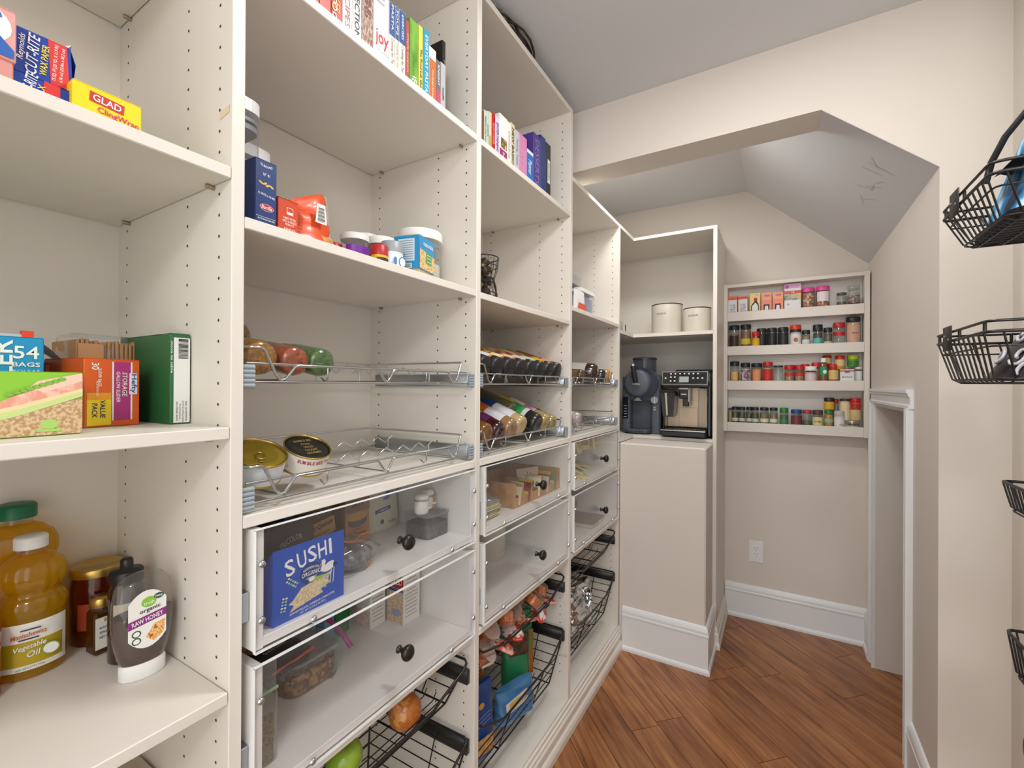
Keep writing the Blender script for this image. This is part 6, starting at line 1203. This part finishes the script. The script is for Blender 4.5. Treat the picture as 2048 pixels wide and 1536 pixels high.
# ============================================================ right wall: wire baskets, bags, door
def wall_basket(label, x0, x1, y0, y1, zt, zb, plate=True, taper=.02, gallery=.018, n_l=10):
    t = thing('wall_basket', label, 'basket', (x1, (y0 + y1) / 2, zb), group='black wire baskets on the right wall'); yc = (y0 + y1) / 2
    Lw = lambda m: M().add([(v[0] - x1, v[1] - yc, v[2] - zb) for v in m.v], m.f, True)
    tp = taper; B = [(x0 + tp, y1 - tp), (x0 + tp, y0 + tp), (x1, y0 + tp), (x1, y1 - tp)]; T = [(x0, y1), (x0, y0), (x1, y0), (x1, y1)]
    rc = .018
    def loop(P, z, q=rc):
        o = []
        for k in range(4):
            p, a, b = Vector(P[k]), Vector(P[k - 1]), Vector(P[(k + 1) % 4]); da, db = (a - p).normalized() * q, (b - p).normalized() * q
            for f in (0, .35, .65, 1): w = (p + da) * (1 - f) ** 2 + p * 2 * f * (1 - f) + (p + db) * f * f; o.append((w.x, w.y, z))
        return o
    m = M().tube(loop(T, zt), .0030, 6, True)
    if gallery: m.tube(loop(T, zt + gallery), .0026, 6, True)
    obj('rim', Lw(m), BLACKW, t)
    if gallery:
        for x, y in ((x0 + .002, y1 - .02), (x0 + .002, yc), (x0 + .002, y0 + .02), ((x0 + x1) / 2, y0 + .002), ((x0 + x1) / 2, y1 - .002)): obj('gallery_post', Lw(M().rod((x, y, zt), (x, y, zt + gallery), .0026, 6)), BLACKW, t)
    m = M(); h = zt - zb
    for k in range(n_l + 1):
        f = .06 + .88 * k / n_l; m.tube([(x0, y0 + (y1 - y0) * f, zt), (x0 + tp * .85, y0 + tp + (y1 - y0 - 2 * tp) * f, zb + .008), (x0 + tp + .01, y0 + tp + (y1 - y0 - 2 * tp) * f, zb), (x1, y0 + tp + (y1 - y0 - 2 * tp) * f, zb)], .0017, 5)
    nx = max(3, int((x1 - x0) / .045))
    for k in range(nx + 1):
        f = .08 + .86 * k / nx; X0 = x0 + (x1 - x0) * f; X1 = x0 + tp + (x1 - x0 - tp) * f
        m.tube([(X0, y0, zt), (X1, y0 + tp * .85, zb + .008), (X1, y0 + tp + .01, zb), (X1, y1 - tp - .01, zb), (X1, y1 - tp * .85, zb + .008), (X0, y1, zt)], .0017, 5)
    obj('basket_wires', Lw(m), BLACKW, t)
    m = M()
    for f in ((.72, .08) if plate else (.02,)):
        P = [(a[0] * f + b[0] * (1 - f), a[1] * f + b[1] * (1 - f)) for a, b in zip(T, B)]; m.tube(loop(P, zb + h * f), .0018, 5, True)
    obj('hoop_wires', Lw(m), BLACKW, t)
    if plate: obj('label_plate', Lw(M().box(x0 - .006, x0 - .0035, y1 - .125, y1 - .075, zt - .020, zt + gallery + .012, .0008)), mat('#2B2825', .45), t); obj('plate_screw', Lw(M().lathe([(.0028, x0 - .0072), (.0028, x0 - .006)], (0, y1 - .112, zt + .002), 8, axis=0).lathe([(.0028, x0 - .0072), (.0028, x0 - .006)], (0, y1 - .085, zt + .010), 8, axis=0)), STEEL, t)
    return t
XB = 1.236
wall_basket('uppermost black wire basket on the right wall, holding a blue bag', 1.0, XB, 1.05, 1.312, 1.684, 1.612, taper=.028)
wall_basket('second black wire basket from the top, holding a black patterned bag', 1.0, XB, 1.06, 1.352, 1.421, 1.335, taper=.022)
wall_basket('third black wire basket down the right wall, narrow with a plain rim', 1.06, XB, 1.03, 1.208, 1.150, 1.098, plate=False, taper=.010, gallery=0)
wall_basket('lowest black wire basket on the right wall, holding striped paper', 1.06, XB, 1.00, 1.185, .880, .805, plate=False, taper=.010, gallery=0)
# blue ocean-print lunch bag in the top basket
t = thing('lunch_bag', 'blue ocean print lunch bag with black straps in top basket', 'bag', (1.1335, 1.170, 1.617), 0)
OC = speck('#1B2A3C', '#BFE2F2', 26, .5, '#2A8CC8', stretch=(1.2, 1.2, .55), lo=.36, hi=.66)
m = M().grid(lambda u, v: ((.098 - .03 * v) * math.copysign(abs(math.cos(2 * PI * u)) ** .35, math.cos(2 * PI * u)) + .02 * v, (.100 - .055 * v) * math.copysign(abs(math.sin(2 * PI * u)) ** .4, math.sin(2 * PI * u)) - .05 * v, .21 * v), 32, 8, True, True); m.add([m.v[i] for i in range(32)], [tuple(range(32))[::-1]]); m.add(m.v[-32 - 32:-32], [tuple(range(32))])
obj('bag_body', m, OC, t); STR = mat('#1A1A1C', .8, bump=(300, .3))
obj('bag_base', M().prism(rrect(.200, .204, .03), 2, -.002, .012), BLACK, t)
def strap(name, pts, w, th=.0025):
    m = M(); vs = []
    for p in pts: vs += [(p[0] - w / 2, p[1], p[2]), (p[0] + w / 2, p[1], p[2])]
    m.add(vs, [(i * 2, i * 2 + 1, i * 2 + 3, i * 2 + 2) for i in range(len(pts) - 1)], True); o = obj(name, m, STR, t); md = o.modifiers.new('thick', 'SOLIDIFY'); md.thickness = th; return o
strap('shoulder_strap', [(-.030, -.104, .02), (-.022, -.108, .08), (-.010, -.105, .14), (.01, -.10, .20), (.03, -.095, .26)], .045)
obj('handle_loop', M().tube([(-.096, .035, .100), (-.092, .02, .135), (-.080, .0, .170), (-.060, -.02, .20), (-.035, -.03, .208), (-.01, -.04, .20)], .0055, 7), STR, t)
obj('strap_pad', M().grid(lambda u, v: (-.104 + .035 * v, -.085 + .085 * u, .088 + .014 * math.sin(PI * v)), 6, 4), STR, t)
obj('zip', M().tube([(.0, -.103, .012), (.03, -.108, .07), (.05, -.104, .14)], .003, 6), BLACK, t)
# black damask bag in the second basket
t = thing('tote_bag', 'black bag with white damask scrolls and a pink flower', 'bag', (1.128, 1.200, 1.340), 0)
DM = mat('#141218', .35, coat=.25); DMW = mat('#C9C6CC', .45); m = M().grid(lambda u, v: ((.085 - .05 * v) * math.cos(2 * PI * u) + .02 * v, (.085 - .045 * v) * math.copysign(abs(math.sin(2 * PI * u)) ** .7, math.sin(2 * PI * u)), .004 + .135 * v), 28, 8, True, True); m.add(m.v[:28], [tuple(range(28))[::-1]]); obj('bag_body', m, DM, t)
def onbag(a, v, e=.0025): return ((.085 - .05 * v + e) * math.cos(a) + .02 * v, (.085 - .045 * v + e) * math.copysign(abs(math.sin(a)) ** .7, math.sin(a)), .004 + .135 * v)
def scroll(a, v, r, turns, s, mt, nm='scroll_print', w=.0030):
    pts = []
    for i in range(15):
        f = i / 14; q = r * (1 - f * .75); th = s * (f * turns * 2 * PI) + a; pts.append(onbag(a + q * math.cos(th) * 11, v + q * math.sin(th) * 7))
    obj(nm, M().tube(pts, w, 5), mt, t)
for k, (a, v, r, tn, s) in enumerate(((3.6, .3, .02, 1.1, 1), (4.1, .55, .018, 1.0, -1), (3.3, .6, .016, 1.1, 1), (4.4, .22, .02, 1.2, 1), (3.9, .12, .017, .9, -1), (4.75, .5, .018, 1.1, 1), (3.0, .28, .018, 1.0, -1), (4.6, .8, .012, 1.0, 1))): scroll(a, v, r, tn, s, DMW)
scroll(3.72, .62, .020, 1.4, 1, mat('#D8305A', .4), 'flower_print', .0042); scroll(3.82, .66, .012, 1.2, -1, mat('#E86A8A', .4), 'flower_print', .0036)
obj('handle', M().tube([(-.015, -.02, .136), (-.01, -.03, .17), (.02, -.03, .19), (.05, -.02, .17), (.055, -.01, .136)], .006, 7), mat('#1A181C', .6), t)
# paper wad in the lowest basket
t = thing('striped_paper', 'blue and pink striped paper bag in the lowest basket', 'paper bag', (1.150, 1.095, .8105), 0)
m = pouch(.12, .13, .105, .5, 91, 26, 10, .03, .5); obj('bag_body', m, speck('#C9D4E6', '#8FA8D0', 14, .6, '#E4D0DC', stretch=(8, 1, 1)), t)
# round knob of the open pantry door just at the frame edge
d2 = struct('door_2', M().box(.985, 1.02, -.06, .765, .012, 2.03, .002), TRIM)
t = obj('door_knob', M().lathe([(.028, -.0), (.028, -.006), (.010, -.010), (.009, -.024), (.015, -.030), (.0215, -.038), (.0225, -.046), (.017, -.054), (0, -.057)][::-1], (.985, .70, .932), 24, axis=0), KNOB, d2)
# grapevine wreath lying on top of the third bay
t = thing('grapevine_wreath', 'dark twig wreath lying on the very top of the third bay', 'wreath', (-.17, 1.22, 2.408), 0)
rr = random.Random(8)
for k in range(9):
    p1, p2, R0 = rr.random() * 6, rr.random() * 6, .150 + rr.random() * .022
    obj('twig', M().tube([((R0 + .012 * math.sin(3 * a + p1)) * math.cos(a), (R0 + .012 * math.sin(3 * a + p1)) * 1.25 * math.sin(a), .014 + .010 * math.sin(4 * a + p2)) for a in [2 * PI * i / 34 for i in range(34)]], .0038, 5, True), speck('#4A3526', '#2A1E16', 40, .8), t)
obj('twig', M().tube([(.12, -.15, .015), (.15, -.12, .03), (.155, -.09, .035)], .004, 5), mat('#8A8078', .7), t)
